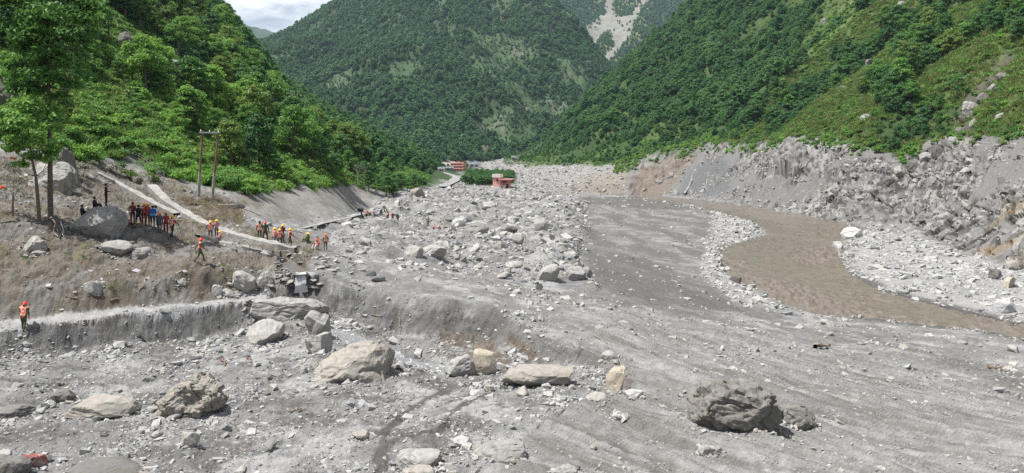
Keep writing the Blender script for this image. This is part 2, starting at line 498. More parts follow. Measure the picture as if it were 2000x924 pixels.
# pitched stones of the bowl: long courses
cs = worley(GX / 2.2, GY / 4.5, 77)
gz += bowl * 0.16 * (0.45 - cs[0])
nearbank = sstep(1.5, 0.8, np.abs(BD - 0.6)) * (BPAR < 13.8)
gz += nearbank * (0.07 * n3 + 0.05 * n4 + 0.14 * n2)
ROADX = in_poly(GP, GPY, [(808, 378), (905, 370), (914, 340), (914, 334), (870, 331), (846, 333), (835, 352)], 3) * (GY > 250)
gz += terrace * (0.05 * n3 + 0.035 * n4)
benchm = (BD > 1.5) * sstep(3.4, 2.6, BD) * (BPAR < 5.2)
gz *= 1 - 0.75 * benchm
gz *= 1 - ROADX
GZ = GZ + gz
# river bed and shores
wz = water_z(GY)
GZ = np.where(riv_d < 0, np.minimum(GZ, wz - 0.35 - 0.25 * np.clip(-riv_d, 0, 4)), GZ)
sh_noise = 0.12 + 0.35 * np.abs(n1) + 0.06 * n2
GZ = np.where(riv_d >= 0, np.maximum(GZ, wz + np.clip(riv_d * 0.22 - 0.1, -0.3, 1) * (1 + n1 * 0.5) * 0.6 + 0.1 * sh_noise), GZ)
cap_sh = wz - 0.3 + np.maximum(riv_d, 0) * (0.55 + 0.2 * n1) + 0.25 * sh_noise
GZ = np.where((riv_d >= 0) & (riv_d < 14) & (GP < 1660), np.minimum(GZ, cap_sh + np.maximum(riv_d - 2, 0) * 0.5), GZ)
# stream from the small fall
STREAM = [P(597, 575, 52.6), P(625, 610, 50.3), P(660, 640, 48.8), P(705, 662, 47.0), P(745, 683, 45.6), P(800, 700, 44.0), P(850, 714, 42.6), P(880, 722, 41.9)]
sd, _, spar = line_sd(GX, GY, STREAM)
GZ -= np.clip(1.25 - sd, 0, 1) * 0.30 * fg
# canal notch behind the fall
NOTCH = [P(590, 530, 53.2), P(577, 515, 55.5), P(565, 502, 58.5), P(548, 494, 62)]
nd, _, npar = line_sd(GX, GY, NOTCH)
NZ = -7.55 + 0.06 * npar
notch = (nd < 0.85) & ((~fg) | (nd < 0.5)) & (npar > 0.001)
GZ = np.where(notch, np.minimum(GZ, NZ), GZ)
# cliff blocks: shift the sheet out and in along its own normal, block by block
ca = GY / 8.5 + 0.55 * GZ / 8.5; cb = GZ / 1.9 - 0.22 * GY / 1.9
q1 = worley(ca, cb, 21); q2 = worley(ca * 2.3 + 7, cb * 2.3, 22); q3 = worley(ca * 0.45 + 3, cb * 0.26, 23)
smooth_face = sstep(0.05, 0.35, fbm(GY / 34, GZ / 22, 3, 31) + 0.35 * sstep(1850, 1950, GP) * sstep(470, 420, GPY) + 0.5 * sstep(1480, 1400, GP) * sstep(1330, 1370, GP) - 0.1)
blk = (q1[2] - 0.5) * 1.5 + 0.75 * (q1[3] * (q1[2] * 7 % 1 - 0.5) * 2 + q1[4] * 0.9) + 0.5 * (q2[2] - 0.5) + 0.3 * q2[4] + (q3[2] - 0.5) * 1.6 * (1 - 0.5 * smooth_face)
blk *= 0.40 * (1 - 0.9 * smooth_face) * np.clip(GY / 200, 0.6, 1.2)
rill = smooth_face * 0.5 * fbm(GY / 3.5 - 0.9 * GZ / 3.5, GZ / 16, 4, 33)
crk = (1 - sstep(0.0, 0.10, q1[1] - q1[0])) * 0.9 + (1 - sstep(0.0, 0.07, q3[1] - q3[0])) * 1.8
blk = blk * 1.35 - crk * (1 - 0.9 * smooth_face)
blk -= 1.6 * sstep(0.62, 0.8, (q3[2] * 13) % 1) * (1 - smooth_face) * sstep(0.25, 0.0, q3[0])
dsp = cliff * (blk + rill)
VX = GX - dsp * 0.74; VY = GY - dsp * 0.30; VZ = GZ + dsp * 0.60 + cliff * 0.10 * n2
# a dark cleft at the top of the cliff
VSH = (NR, NC)

# colours of the ground (surface colours; the cliff also has crevice shade painted in)
def mix(c, col, a):
    return c * (1 - a[..., None]) + np.array(col) * a[..., None]
cn = 0.5 + 0.75 * np.clip(fbm(GX / 5, GY / 5, 5, 51, 0.6), -1, 1)
col = np.zeros(GX.shape + (3,)) + np.array((0.262, 0.255, 0.243))
col = mix(col, (0.42, 0.412, 0.395), sstep(0.45, 0.85, cn) * 0.9)
dk = 0.5 + 0.7 * np.clip(fbm(GX / 4.5 + 9, GY / 2.4, 5, 52, 0.6), -1, 1)
col = mix(col, (0.155, 0.147, 0.136), sstep(0.5, 0.78, dk) * 0.85 * (0.45 + 0.55 * fg))
col = mix(col, (0.30, 0.285, 0.262), fan * 0.5)
col = mix(col, (0.19, 0.175, 0.155), fan * sstep(0.0, 0.55, fbm(FX / 0.9, FY / 12, 4, 61)) * 0.75)
col = mix(col, (0.37, 0.365, 0.35), fan * sstep(0.05, 0.6, fbm(FX / 0.8, FY / 14, 4, 62)) * 0.8)
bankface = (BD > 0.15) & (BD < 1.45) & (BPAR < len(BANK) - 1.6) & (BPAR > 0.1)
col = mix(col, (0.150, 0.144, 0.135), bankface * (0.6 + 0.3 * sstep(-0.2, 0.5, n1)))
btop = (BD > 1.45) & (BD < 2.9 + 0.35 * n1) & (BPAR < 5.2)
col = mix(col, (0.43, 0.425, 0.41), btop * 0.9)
bn = sstep(-0.25, 0.35, fbm(GX / 6, GY / 6, 4, 55) + 0.15)
col = mix(col, (0.195, 0.165, 0.130), terrace * (0.5 + 0.45 * bn) * (1 - btop))
col = mix(col, (0.145, 0.115, 0.082), terrace * sstep(0.3, 0.7, fbm(GX / 2.2, GY / 2.2, 4, 56)) * 0.8 * (1 - btop))
col = mix(col, (0.17, 0.155, 0.085), terrace * sstep(0.28, 0.75, fbm(GX / 3.5 + 4, GY / 3.5, 3, 57)) * 0.6 * (1 - btop))
col = mix(col, (0.36, 0.335, 0.295), bowl * 0.75)
col = mix(col, (0.20, 0.175, 0.145), bowl * sstep(0.36, 0.5, cs[0]) * 0.6 * sstep(-0.3, 0.3, n1))
sl = 0.5 + 0.5 * np.clip(fbm(GX / 7, GY / 26, 4, 58), -1, 1)
col = mix(col, (0.165, 0.155, 0.140), silt * (0.25 + 0.65 * sstep(0.35, 0.65, sl)))
DARK = [(1140, 500), (1260, 510), (1420, 570), (1520, 612), (1380, 612), (1230, 590), (1150, 552)]
darkm = in_poly(GP + 16 * n1, GPY + 8 * n2, DARK, 26) * (GY > 60)
col = mix(col, (0.14, 0.132, 0.12), darkm * 0.7)
DARK2 = [(1560, 640), (1700, 650), (1900, 700), (2300, 780), (2300, 830), (2000, 775), (1800, 700), (1640, 668)]
darkm2 = in_poly(GP, GPY, DARK2, 10) * (GY > 40)
col = mix(col, (0.150, 0.140, 0.125), darkm2 * 0.7 * sstep(-0.5, 0.2, streak))
col = mix(col, (0.135, 0.125, 0.11), in_poly(GP, GPY, [(1130, 384), (1250, 388), (1340, 404), (1420, 424), (1440, 436), (1250, 408), (1120, 396)], 4) * (GY > 150) * 0.8)
col = mix(col, (0.40, 0.395, 0.38), np.clip(bar + shoreb, 0, 1) * 0.7)
col = mix(col, (0.36, 0.345, 0.325), field * 0.5 * sstep(0.3, 0.7, cn))
col = mix(col, (0.33, 0.315, 0.295), ups * 0.8)
# cliffs
cl = np.zeros_like(col) + np.array((0.220, 0.212, 0.199))
cl = mix(cl, (0.34, 0.328, 0.308), sstep(0.55, 0.8, q1[2]) * (1 - smooth_face))
cl = mix(cl, (0.085, 0.079, 0.072), sstep(0.66, 0.85, q2[2]) * (1 - smooth_face) * 0.8)
cl = mix(cl, (0.195, 0.188, 0.177), smooth_face * 0.9)
crevice_shade = sstep(0.02, 0.4, fbm(GY / 17, GZ / 7, 4, 35)) * (1 - smooth_face)
cl = mix(cl, (0.060, 0.056, 0.052), crevice_shade * sstep(0.35, 0.6, q2[2]) * 0.9)  # black patches paint in the shade of overhung crevices
rust = in_poly(GP, GPY, [(1900, 500), (1960, 400), (2020, 380), (2400, 340), (2400, 560), (1990, 540)], 18) * (GY > 100)
rust = rust * sstep(-0.5, 0.3, fbm(GY / 8, GZ / 8, 4, 71))
cl = mix(cl, (0.26, 0.185, 0.10), rust * 0.75)
rust2 = in_poly(GP, GPY, [(1225, 370), (1250, 330), (1330, 296), (1365, 300), (1330, 340), (1300, 382), (1240, 384)], 8) * (GY > 300)
cl = mix(cl, (0.20, 0.155, 0.12), rust2 * (0.5 + 0.4 * sstep(-0.3, 0.4, fbm(GY / 14 - GZ / 7, GZ / 22, 4, 72))))
wetm = in_poly(GP, GPY, [(1318, 384), (1345, 330), (1400, 300), (1440, 330), (1420, 380), (1370, 388)], 9) * (GY > 300)
cl = mix(cl, (0.135, 0.135, 0.138), wetm * 0.65)
RUST3 = [(1085, 378), (1130, 350), (1215, 325), (1230, 350), (1210, 378)]
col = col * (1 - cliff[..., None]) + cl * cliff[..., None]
col = mix(col, (0.30, 0.255, 0.195), in_poly(GP, GPY, RUST3, 8) * (GY > 350) * 0.6)
# brown earth where the gully cut through
for poly, a in (([(860, 650), (960, 655), (1010, 720), (930, 712), (850, 690)], 0.8), ([(975, 640), (1010, 660), (1060, 700), (1035, 705), (985, 665)], 0.9), ([(1200, 710), (1240, 750), (1225, 760), (1190, 720)], 0.7)):
    col = mix(col, (0.155, 0.116, 0.08), in_poly(GP, GPY, poly, 9) * (GY < 60) * a * sstep(-0.6, 0.1, n2))
# wet trickle on the near mud
TRICK = [P(p, q, 10.55 * F / (q - HOR)) for p, q in ((745, 924), (748, 880), (757, 835), (790, 800), (838, 770), (870, 745))]
TRICK2 = [P(p, q, 10.55 * F / (q - HOR)) for p, q in ((757, 868), (820, 856), (868, 838), (885, 810), (905, 790), (960, 770))]
wet = np.zeros_like(GX)
for tr in (TRICK, TRICK2):
    dtr, _, _ = line_sd(GX, GY, tr)
    wet = np.maximum(wet, sstep(0.30, 0.10, dtr + 0.20 * n2 + 0.10 * n3))
col = mix(col, (0.082, 0.074, 0.064), wet * 0.8 * fg)
sdw = sstep(1.3, 0.5, sd) * fg
col = mix(col, (0.12, 0.115, 0.105), sdw * 0.7)
shw = np.maximum(sstep(1.6, 0.2, riv_d + 0.8 * n1), (GP > 1620) * (GPY > 470) * sstep(2.4, 1.0, riv_d + 0.5 * n1)) * (riv_d > -1)
col = mix(col, (0.085, 0.08, 0.072), shw * 0.75)
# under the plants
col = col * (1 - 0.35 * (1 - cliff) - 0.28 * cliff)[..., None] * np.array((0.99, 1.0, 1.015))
vg = np.zeros_like(col) + np.array((0.034, 0.062, 0.018))
rav = sstep(22, 9, line_sd(GP, GPY, ((1975, 130), (1940, 170), (1905, 205), (1890, 240), (1872, 275), (1835, 300), (1800, 325)))[0] + 6 * n1) * (GY > 120)
grassy = sstep(-0.15, 0.35, fbm(GY / 60, GX / 40, 4, 81) + 0.35 * sstep(1450, 1750, GP) - 0.12)
vg = mix(vg, (0.095, 0.130, 0.036), grassy * (GP > 1000) * 0.85 * (0.35 + 0.65 * sstep(620, 420, GY)))
vg = mix(vg, (0.060, 0.098, 0.024), (GP < 930) * sstep(300, 120, GY) * 0.8)
brn = sstep(0.45, 0.7, fbm(GX / 22, GZ / 12 + GY / 30, 4, 83))
vg = mix(vg, (0.13, 0.115, 0.075), brn * 0.7 * (GP > 1400))
vg = mix(vg, (0.075, 0.068, 0.055), rav * 0.9)
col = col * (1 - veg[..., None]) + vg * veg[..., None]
col *= (1 + 0.10 * n3[..., None] * sstep(120, 60, GY)[..., None])
col = np.clip(col, 0.01, 0.7)
wetness = np.clip(np.maximum(np.maximum(wet * fg, sdw), np.maximum(shw * 0.6, wetm)), 0, 1)

idx = np.arange(NR * NC).reshape(NR, NC)
g_faces = np.stack([idx[:-1, :-1], idx[:-1, 1:], idx[1:, 1:], idx[1:, :-1]], -1).reshape(-1, 4)
g_verts = np.stack([VX, VY, VZ], -1).reshape(-1, 3)

def lookup(x, y):
    """height of the ground at world x, y (arrays or numbers)"""
    x = np.asarray(x, float); y = np.asarray(y, float)
    px = 1000 + F * x / y
    r = np.interp(y, ROWY, np.arange(NR)); c = np.interp(px, COLP, np.arange(NC))
    r0 = np.clip(r.astype(int), 0, NR - 2); c0 = np.clip(c.astype(int), 0, NC - 2)
    fr = r - r0; fc = c - c0
    return (VZ[r0, c0] * (1 - fr) * (1 - fc) + VZ[r0 + 1, c0] * fr * (1 - fc) + VZ[r0, c0 + 1] * (1 - fr) * fc + VZ[r0 + 1, c0 + 1] * fr * fc)

def hit(px, py, ymin=19.0, ymax=1300.0):
    """the first ground point seen at a pixel of the photograph"""
    c = int(np.clip(np.searchsorted(COLP, px), 1, NC - 1))
    w = (px - COLP[c - 1]) / (COLP[c] - COLP[c - 1])
    Yc = VY[:, c - 1] * (1 - w) + VY[:, c] * w; Zc = VZ[:, c - 1] * (1 - w) + VZ[:, c] * w
    rows = HOR - Zc * F / Yc
    ok = np.where((rows[1:] <= py) & (Yc[1:] >= ymin) & (Yc[1:] <= ymax))[0]
    k = ok[0] if len(ok) else int(np.argmin(np.abs(rows - py)))
    a = rows[k]; b = rows[k + 1]
    s = 0 if abs(a - b) < 1e-6 else np.clip((a - py) / (a - b), 0, 1)
    Y = Yc[k] * (1 - s) + Yc[k + 1] * s; z = Zc[k] * (1 - s) + Zc[k + 1] * s
    return Vector(((px - 1000) / F * Y, Y, z))

def m_ground():
    m, t, out = mat_new('ground_silt')
    N = nodes_of(t); L = t.links.new
    at = N('Attribute'); at.attribute_name = 'Col'
    wa = N('Attribute'); wa.attribute_name = 'Wet'
    tc = N('TexCoord')
    n1 = N('TexNoise', Scale=1.6, Detail=10.0, Roughness=0.68)
    n2 = N('TexNoise', Scale=13.0, Detail=5.0, Roughness=0.65)
    vo = N('TexVoronoi', Scale=7.0); vo.feature = 'F1'
    L(tc.outputs['Object'], n1.inputs['Vector']); L(tc.outputs['Object'], n2.inputs['Vector']); L(tc.outputs['Object'], vo.inputs['Vector'])
    ra = N('MapRange'); ra.inputs['From Min'].default_value = 0.32; ra.inputs['From Max'].default_value = 0.68; ra.inputs['To Min'].default_value = 0.74; ra.inputs['To Max'].default_value = 1.24
    L(n1.outputs['Fac'], ra.inputs['Value'])
    rb = N('MapRange'); rb.inputs['From Min'].default_value = 0.3; rb.inputs['From Max'].default_value = 0.7; rb.inputs['To Min'].default_value = 0.80; rb.inputs['To Max'].default_value = 1.20
    L(n2.outputs['Fac'], rb.inputs['Value'])
    # pale grit in the mud
    gr = N('MapRange'); gr.inputs['From Min'].default_value = 0.24; gr.inputs['From Max'].default_value = 0.12; gr.inputs['To Min'].default_value = 1.0; gr.inputs['To Max'].default_value = 1.35
    L(vo.outputs['Distance'], gr.inputs['Value'])
    mu = N('Math'); mu.operation = 'MULTIPLY'; L(ra.outputs['Result'], mu.inputs[0]); L(rb.outputs['Result'], mu.inputs[1])
    mu2 = N('Math'); mu2.operation = 'MULTIPLY'; L(mu.outputs[0], mu2.inputs[0]); L(gr.outputs['Result'], mu2.inputs[1])
    sc = N('VectorMath'); sc.operation = 'SCALE'
    L(at.outputs['Color'], sc.inputs[0]); L(mu2.outputs[0], sc.inputs['Scale'])
    b = N('BsdfPrincipled')
    b.inputs['Specular IOR Level'].default_value = 0.25
    L(sc.outputs['Vector'], b.inputs['Base Color'])
    rr = N('MapRange'); rr.inputs['To Min'].default_value = 0.9; rr.inputs['To Max'].default_value = 0.35
    L(wa.outputs['Fac'], rr.inputs['Value']); L(rr.outputs['Result'], b.inputs['Roughness'])
    ad = N('Math'); ad.operation = 'ADD'; L(n1.outputs['Fac'], ad.inputs[0])
    m3 = N('Math'); m3.operation = 'MULTIPLY'; m3.inputs[1].default_value = 0.45; L(n2.outputs['Fac'], m3.inputs[0]); L(m3.outputs[0], ad.inputs[1])
    bp = N('Bump', Strength=0.9, Distance=0.16)
    L(ad.outputs[0], bp.inputs['Height']); L(bp.outputs['Normal'], b.inputs['Normal'])
    L(b.outputs['BSDF'], out.inputs['Surface'])
    return m
M_GROUND = m_ground()

def colour_mesh(me, col, wet=None):
    a = me.attributes.new('Col', 'FLOAT_COLOR', 'POINT')
    c4 = np.ones((len(me.vertices), 4), dtype=np.float32); c4[:, :3] = col.reshape(-1, 3)
    a.data.foreach_set('color', c4.ravel())
    b = me.attributes.new('Wet', 'FLOAT', 'POINT')
    b.data.foreach_set('value', (np.zeros(len(me.vertices)) if wet is None else wet.ravel()).astype(np.float32))

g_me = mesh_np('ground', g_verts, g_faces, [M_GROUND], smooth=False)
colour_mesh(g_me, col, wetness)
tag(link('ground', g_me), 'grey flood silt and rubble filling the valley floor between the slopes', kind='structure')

# ------------------------------------------------------------------ far mountains
class Far:
    """a mountain sheet built from (column, row, distance) points"""
    def __init__(self, pts, p0, p1, y0, y1, nc, nr, c=0.25):
        self.cp = np.linspace(p0, p1, nc); self.ry = np.exp(np.linspace(math.log(y0), math.log(y1), nr))
        self.Y, self.PX = np.meshgrid(self.ry, self.cp, indexing='ij')
        self.X = (self.PX - 1000) / F * self.Y
        self.Z = RBF(pts, c)(self.PX, self.Y)
        self.nr, self.nc = nr, nc
    def rows(self):
        return HOR - self.Z * F / self.Y
    def build(self, name, col, label):
        ix = np.arange(self.nr * self.nc).reshape(self.nr, self.nc)
        fc = np.stack([ix[:-1, :-1], ix[:-1, 1:], ix[1:, 1:], ix[1:, :-1]], -1).reshape(-1, 4)
        me = mesh_np(name, np.stack([self.X, self.Y, self.Z], -1).reshape(-1, 3), fc, [M_GROUND], True)
        colour_mesh(me, col)
        return tag(link(name, me), label, kind='structure')

MIDM = Far([(480, 320, 900), (700, 320, 900), (850, 316, 960), (1000, 312, 1150), (1080, 312, 1200), (1200, 300, 1300), (1350, 290, 1400),
            (860, 250, 1130), (860, 150, 1380), (860, 50, 1650), (860, -60, 2000), (700, 210, 1250), (700, 120, 1500), (700, 50, 1800), (640, 22, 2000), (640, 130, 1550), (560, 150, 1500), (560, 100, 1800), (515, 88, 2000), (560, 66, 2050), (600, 46, 2020),
            (480, 150, 1500), (470, 100, 2050), (430, 130, 2100), (440, 260, 1200),
            (980, 230, 1320), (960, 130, 1500), (980, 30, 1800), (1000, -60, 2100), (1080, 210, 1380), (1080, 120, 1560), (1040, 0, 1850), (1100, 35, 1850), (1140, 85, 1800), (1165, 128, 1750), (1200, 170, 1700), (1300, 200, 1800),
            (720, -30, 2200), (560, 130, 2500), (640, 90, 2600), (860, 30, 2700), (1050, 120, 2500), (1150, 200, 2400)],
           400, 1300, 880, 2650, 280, 250)
mw = fbm(MIDM.X / 260, MIDM.Y / 260, 5, 101); mr = ridged(MIDM.X / 190 + 0.4 * mw, MIDM.Y / 420, 4, 103)
mgate = np.clip((MIDM.Y - 980) / 250, 0, 1)
MIDM.Z += mgate * (30 * mw + 22 * (mr - 0.6)) * np.clip((2150 - MIDM.Y) / 400, 0.15, 1)
mrow = MIDM.rows()
m_gr = sstep(0.0, 0.4, fbm(MIDM.X / 110, MIDM.Y / 160, 4, 107) + 0.75 * in_poly(MIDM.PX, mrow, [(880, 60), (960, 40), (1090, 60), (1170, 130), (1100, 220), (1020, 300), (940, 300), (900, 250), (960, 200), (900, 120)], 25) - 0.35)
m_rk = sstep(0.35, 0.6, fbm(MIDM.X / 45, MIDM.Y / 60, 4, 109) + 0.8 * in_poly(MIDM.PX, mrow, [(935, 130), (965, 140), (985, 190), (960, 200), (938, 160)], 8) + 0.7 * in_poly(MIDM.PX, mrow, [(925, 245), (950, 245), (955, 285), (935, 280)], 6) + 0.35 * m_gr - 0.35)
mcol = np.zeros(MIDM.X.shape + (3,)) + np.array((0.030, 0.050, 0.020))
mcol = mix(mcol, (0.056, 0.092, 0.038), m_gr * 0.9)
mcol = mix(mcol, (0.125, 0.118, 0.092), m_rk * 0.6)
mid_foot = sstep(312, 318, mrow)
mcol = mix(mcol, (0.33, 0.315, 0.295), mid_foot * (MIDM.Y < 1250))
MIDM.build('far_mountain', mcol, 'forested mountain closing the valley beyond the rubble')

SCAR = Far([(1000, 200, 2400), (1100, 180, 2350), (1200, 150, 2300), (1300, 160, 2300), (1450, 160, 2300), (1000, 100, 2700), (1100, 80, 2750), (1200, 100, 2550), (1190, 60, 2800), (1300, 80, 2700), (1450, 80, 2700), (1000, 0, 3100), (1100, 0, 3150), (1200, 0, 3200), (1300, 0, 3100), (1450, 0, 3100),
            (1000, -90, 3600), (1200, -90, 3700), (1450, -90, 3600), (1200, -60, 4200)],
           980, 1460, 2250, 4000, 170, 170)
sw = fbm(SCAR.X / 300, SCAR.Y / 300, 5, 121)
SCAR.Z += 45 * sw * np.clip((SCAR.Y - 2350) / 300, 0, 1)
srow = SCAR.rows()
swb = 2.2 * fbm(SCAR.PX / 14, srow / 14, 3, 130)
scar = in_poly(SCAR.PX + swb, srow + swb, [(1142, 52), (1165, 38), (1182, 22), (1188, -30), (1196, -30), (1198, 25), (1212, 34), (1232, 30), (1246, 5), (1262, -20), (1275, -20), (1252, 22), (1238, 48), (1226, 72), (1214, 95), (1196, 112), (1176, 132), (1172, 118), (1192, 98), (1198, 84), (1193, 68), (1184, 60), (1176, 66), (1168, 84), (1163, 104), (1164, 118), (1152, 118), (1144, 92), (1150, 70)], 2.0)
scol = np.zeros(SCAR.X.shape + (3,)) + np.array((0.038, 0.062, 0.028))
scol = mix(scol, (0.105, 0.135, 0.055), sstep(0.0, 0.5, fbm(SCAR.X / 120, SCAR.Y / 120, 4, 131) + 0.5 * in_poly(SCAR.PX, srow, [(1130, 30), (1180, 0), (1290, -20), (1260, 60), (1220, 120), (1160, 130)], 15)) * 0.9)
scol = mix(scol, (0.195, 0.186, 0.166), scar * (0.75 + 0.25 * sstep(-0.3, 0.2, fbm(SCAR.X / 30, SCAR.Y / 40, 3, 133))))
SCAR.build('scarred_mountain', scol, 'distant mountain with a pale forked landslide scar')

DIST = Far([(300, 150, 3300), (450, 140, 3300), (600, 140, 3300), (300, 30, 4500), (420, 40, 4600), (500, 58, 4700), (540, 64, 4700), (600, 80, 4700), (700, 90, 4700), (450, 80, 5400), (600, 110, 5400)], 250, 760, 3200, 5300, 60, 50)
DIST.Z += 35 * fbm(DIST.X / 400, DIST.Y / 400, 5, 141)
DIST.build('distant_mountain', np.zeros(DIST.X.shape + (3,)) + np.array((0.04, 0.065, 0.04)), 'hazy blue mountain under the cloud at the far end of the valley')
# ------------------------------------------------------------------ water
def m_water(name, col, rough, foam=0.0, wscale=2.0, stretch=(1.0, 0.55, 1.0)):
    m, t, out = mat_new(name)
    N = nodes_of(t); L = t.links.new
    tc = N('TexCoord')
    mp = N('Mapping'); mp.inputs['Scale'].default_value = stretch
    L(tc.outputs['Object'], mp.inputs['Vector'])
    n = N('TexNoise', Scale=wscale, Detail=8.0, Roughness=0.62, Distortion=0.6)
    L(mp.outputs['Vector'], n.inputs['Vector'])
    cr = N('ValToRGB'); e = cr.color_ramp.elements
    e[0].position = 0.3; e[0].color = tuple(c * 0.72 for c in col) + (1,)
    e[1].position = 0.62; e[1].color = tuple(c * 1.12 for c in col) + (1,)
    if foam:
        k = cr.color_ramp.elements.new(0.62 + 0.12 * (1 - foam)); k.color = (0.75, 0.76, 0.76, 1)
    L(n.outputs['Fac'], cr.inputs['Fac'])
    b = N('BsdfPrincipled'); b.inputs['Roughness'].default_value = rough; b.inputs['IOR'].default_value = 1.33
    L(cr.outputs['Color'], b.inputs['Base Color'])
    bp = N('Bump', Strength=0.55, Distance=0.12); L(n.outputs['Fac'], bp.inputs['Height']); L(bp.outputs['Normal'], b.inputs['Normal'])
    L(b.outputs['BSDF'], out.inputs['Surface'])
    return m
M_RIVER = m_water('river_water', (0.157, 0.134, 0.111), 0.22, 0, 0.9)
M_STREAM = m_water('stream_water', (0.20, 0.205, 0.205), 0.15, 1.0, 5.5)
M_FALL_FAR = m_water('far_fall_water', (0.24, 0.24, 0.24), 0.4, 0.2, 1.2, (2.0, 1.0, 0.3))
M_FALL = m_water('fall_water', (0.50, 0.50, 0.49), 0.4, 0.9, 2.4, (9.0, 3.0, 1.1))

near_river = riv_d < 1.6
fsel = (near_river[:-1, :-1] | near_river[:-1, 1:] | near_river[1:, 1:] | near_river[1:, :-1]).ravel()
ff = g_faces[fsel]
used = np.unique(ff); remap = np.full(NR * NC, -1); remap[used] = np.arange(len(used))
wxx, wyy = GX.ravel()[used], GY.ravel()[used]
wpx, wpy = 1000 + F * wxx / wyy, HOR - water_z(wyy) * F / wyy
rapid = in_poly(wpx, wpy, [(1440, 550), (1500, 545), (1600, 590), (1720, 612), (1900, 645), (1860, 650), (1650, 632), (1540, 600)], 12) + in_poly(wpx, wpy, [(1530, 500), (1610, 480), (1640, 500), (1600, 520), (1560, 515)], 10) + 0.7 * in_poly(wpx, wpy, [(1560, 430), (1650, 440), (1620, 462), (1560, 450)], 8)
rough_w = rapid * 1.25 + 0.75 * sstep(0.0, 0.5, fbm(wxx / 14 + 3, wyy / 20, 3, 205) + 0.35 * np.exp(-((riv_d.ravel()[used] + 4) / 5.0) ** 2))
chop = ridged(wxx / 2.2 + 0.5 * pn(wxx / 5, wyy / 5, 3), wyy / 1.5, 4, 201)
wzz = water_z(wyy) + 0.04 * fbm(wxx / 3, wyy / 3, 3, 203) + rough_w * (0.38 * (chop - 0.8) + 0.16 * fbm(wxx / 1.0, wyy / 0.8, 2, 207))
r_me = mesh_np('river', np.stack([wxx, wyy, wzz], -1), remap[ff], [M_RIVER], True)
tag(link('river', r_me), 'brown silty river in a bend below the cliff', kind='structure')

def strip(name, pts, widths, mat, lift, sub=8, parent=None, edge=0.0):
    """a ribbon of water along a line, a little hollow across"""
    pts = [Vector(p) for p in pts]
    vs_, fs_ = [], []
    n = len(pts); rows = []
    for i in range(n - 1):
        for k in range(sub + (i == n - 2)):
            t = k / sub
            rows.append((pts[i].lerp(pts[i + 1], t), widths[i] * (1 - t) + widths[i + 1] * t, (pts[i + 1] - pts[i]).normalized()))
    M = 7
    for j, (c, w, d) in enumerate(rows):
        s = Vector((d.y, -d.x, 0)).normalized()
        for k in range(M):
            u = k / (M - 1) * 2 - 1
            p = c + s * (u * w * (1 + 0.25 * pn(np.array([j * 0.35]), np.array([u + 7.0]), 3)[0]))
            vs_.append((p.x, p.y, p.z + lift + 0.05 * pn(np.array([p.x * 2.5]), np.array([p.y * 2.5]), 5)[0] - edge * u * u))
    for j in range(len(rows) - 1):
        for k in range(M - 1):
            a = j * M + k
            fs_.append((a, a + 1, a + M + 1, a + M))
    return mesh_np(name, np.array(vs_), np.array(fs_), [mat], True)

def ground_pts(pts):
    return [(p[0], p[1], float(lookup(p[0], p[1]))) for p in pts]
tag(link('stream', strip('stream', ground_pts(STREAM), (0.6, 0.75, 0.85, 0.95, 0.95, 0.95, 0.8, 0.5), M_STREAM, 0.13)), 'shallow foaming stream running over cobbles below the small waterfall', kind='structure')
tag(link('canal_water', strip('canal_water', [(p[0], p[1], NZ0) for p, NZ0 in zip(NOTCH, (-7.42, -7.40, -7.36, -7.3))], (0.5, 0.6, 0.65, 0.6), m_water('canal_brown', (0.11, 0.10, 0.085), 0.45, 0, 2.0), 0.0)), 'grey brown water standing in the broken canal mouth', kind='structure')

# ------------------------------------------------------------------ plants
def m_leaf(name, c0, c1, trans=0.22):
    m, t, out = mat_new(name)
    N = nodes_of(t); L = t.links.new
    oi = N('ObjectInfo')
    ge = N('NewGeometry')
    n = N('TexNoise', Scale=0.55, Detail=3.0); L(ge.outputs['Position'], n.inputs['Vector'])
    ad = N('Math'); ad.operation = 'MULTIPLY_ADD'; ad.inputs[1].default_value = 0.65
    L(oi.outputs['Random'], ad.inputs[0])
    m2 = N('Math'); m2.operation = 'MULTIPLY'; m2.inputs[1].default_value = 0.5; L(n.outputs['Fac'], m2.inputs[0]); L(m2.outputs[0], ad.inputs[2])
    pr = N('Math'); pr.operation = 'MULTIPLY_ADD'; pr.inputs[1].default_value = 0.3; L(ge.outputs['Random Per Island'], pr.inputs[0]); L(ad.outputs[0], pr.inputs[2])
    cr = N('ValToRGB'); e = cr.color_ramp.elements
    e[0].position = 0.2; e[0].color = tuple(1.12 * c for c in c0) + (1,)
    e[1].position = 1.0; e[1].color = tuple(1.14 * c for c in c1) + (1,)
    L(pr.outputs[0], cr.inputs['Fac'])
    d = N('BsdfPrincipled'); d.inputs['Roughness'].default_value = 0.55; d.inputs['Specular IOR Level'].default_value = 0.25
    L(cr.outputs['Color'], d.inputs['Base Color'])
    tr = N('BsdfTranslucent')
    hs = N('HueSaturation'); hs.inputs['Value'].default_value = 1.5; hs.inputs['Hue'].default_value = 0.485; L(cr.outputs['Color'], hs.inputs['Color']); L(hs.outputs['Color'], tr.inputs['Color'])
    mx = N('MixShader'); mx.inputs['Fac'].default_value = trans
    L(d.outputs['BSDF'], mx.inputs[1]); L(tr.outputs['BSDF'], mx.inputs[2]); L(mx.outputs['Shader'], out.inputs['Surface'])
    return m
M_LEAF = m_leaf('leaf_green', (0.034, 0.102, 0.022), (0.118, 0.250, 0.046))
M_LEAF_BRIGHT = m_leaf('leaf_fresh', (0.058, 0.158, 0.028), (0.165, 0.310, 0.056), 0.3)
M_LEAF_DARK = m_leaf('leaf_dark', (0.026, 0.086, 0.028), (0.086, 0.188, 0.050), 0.18)
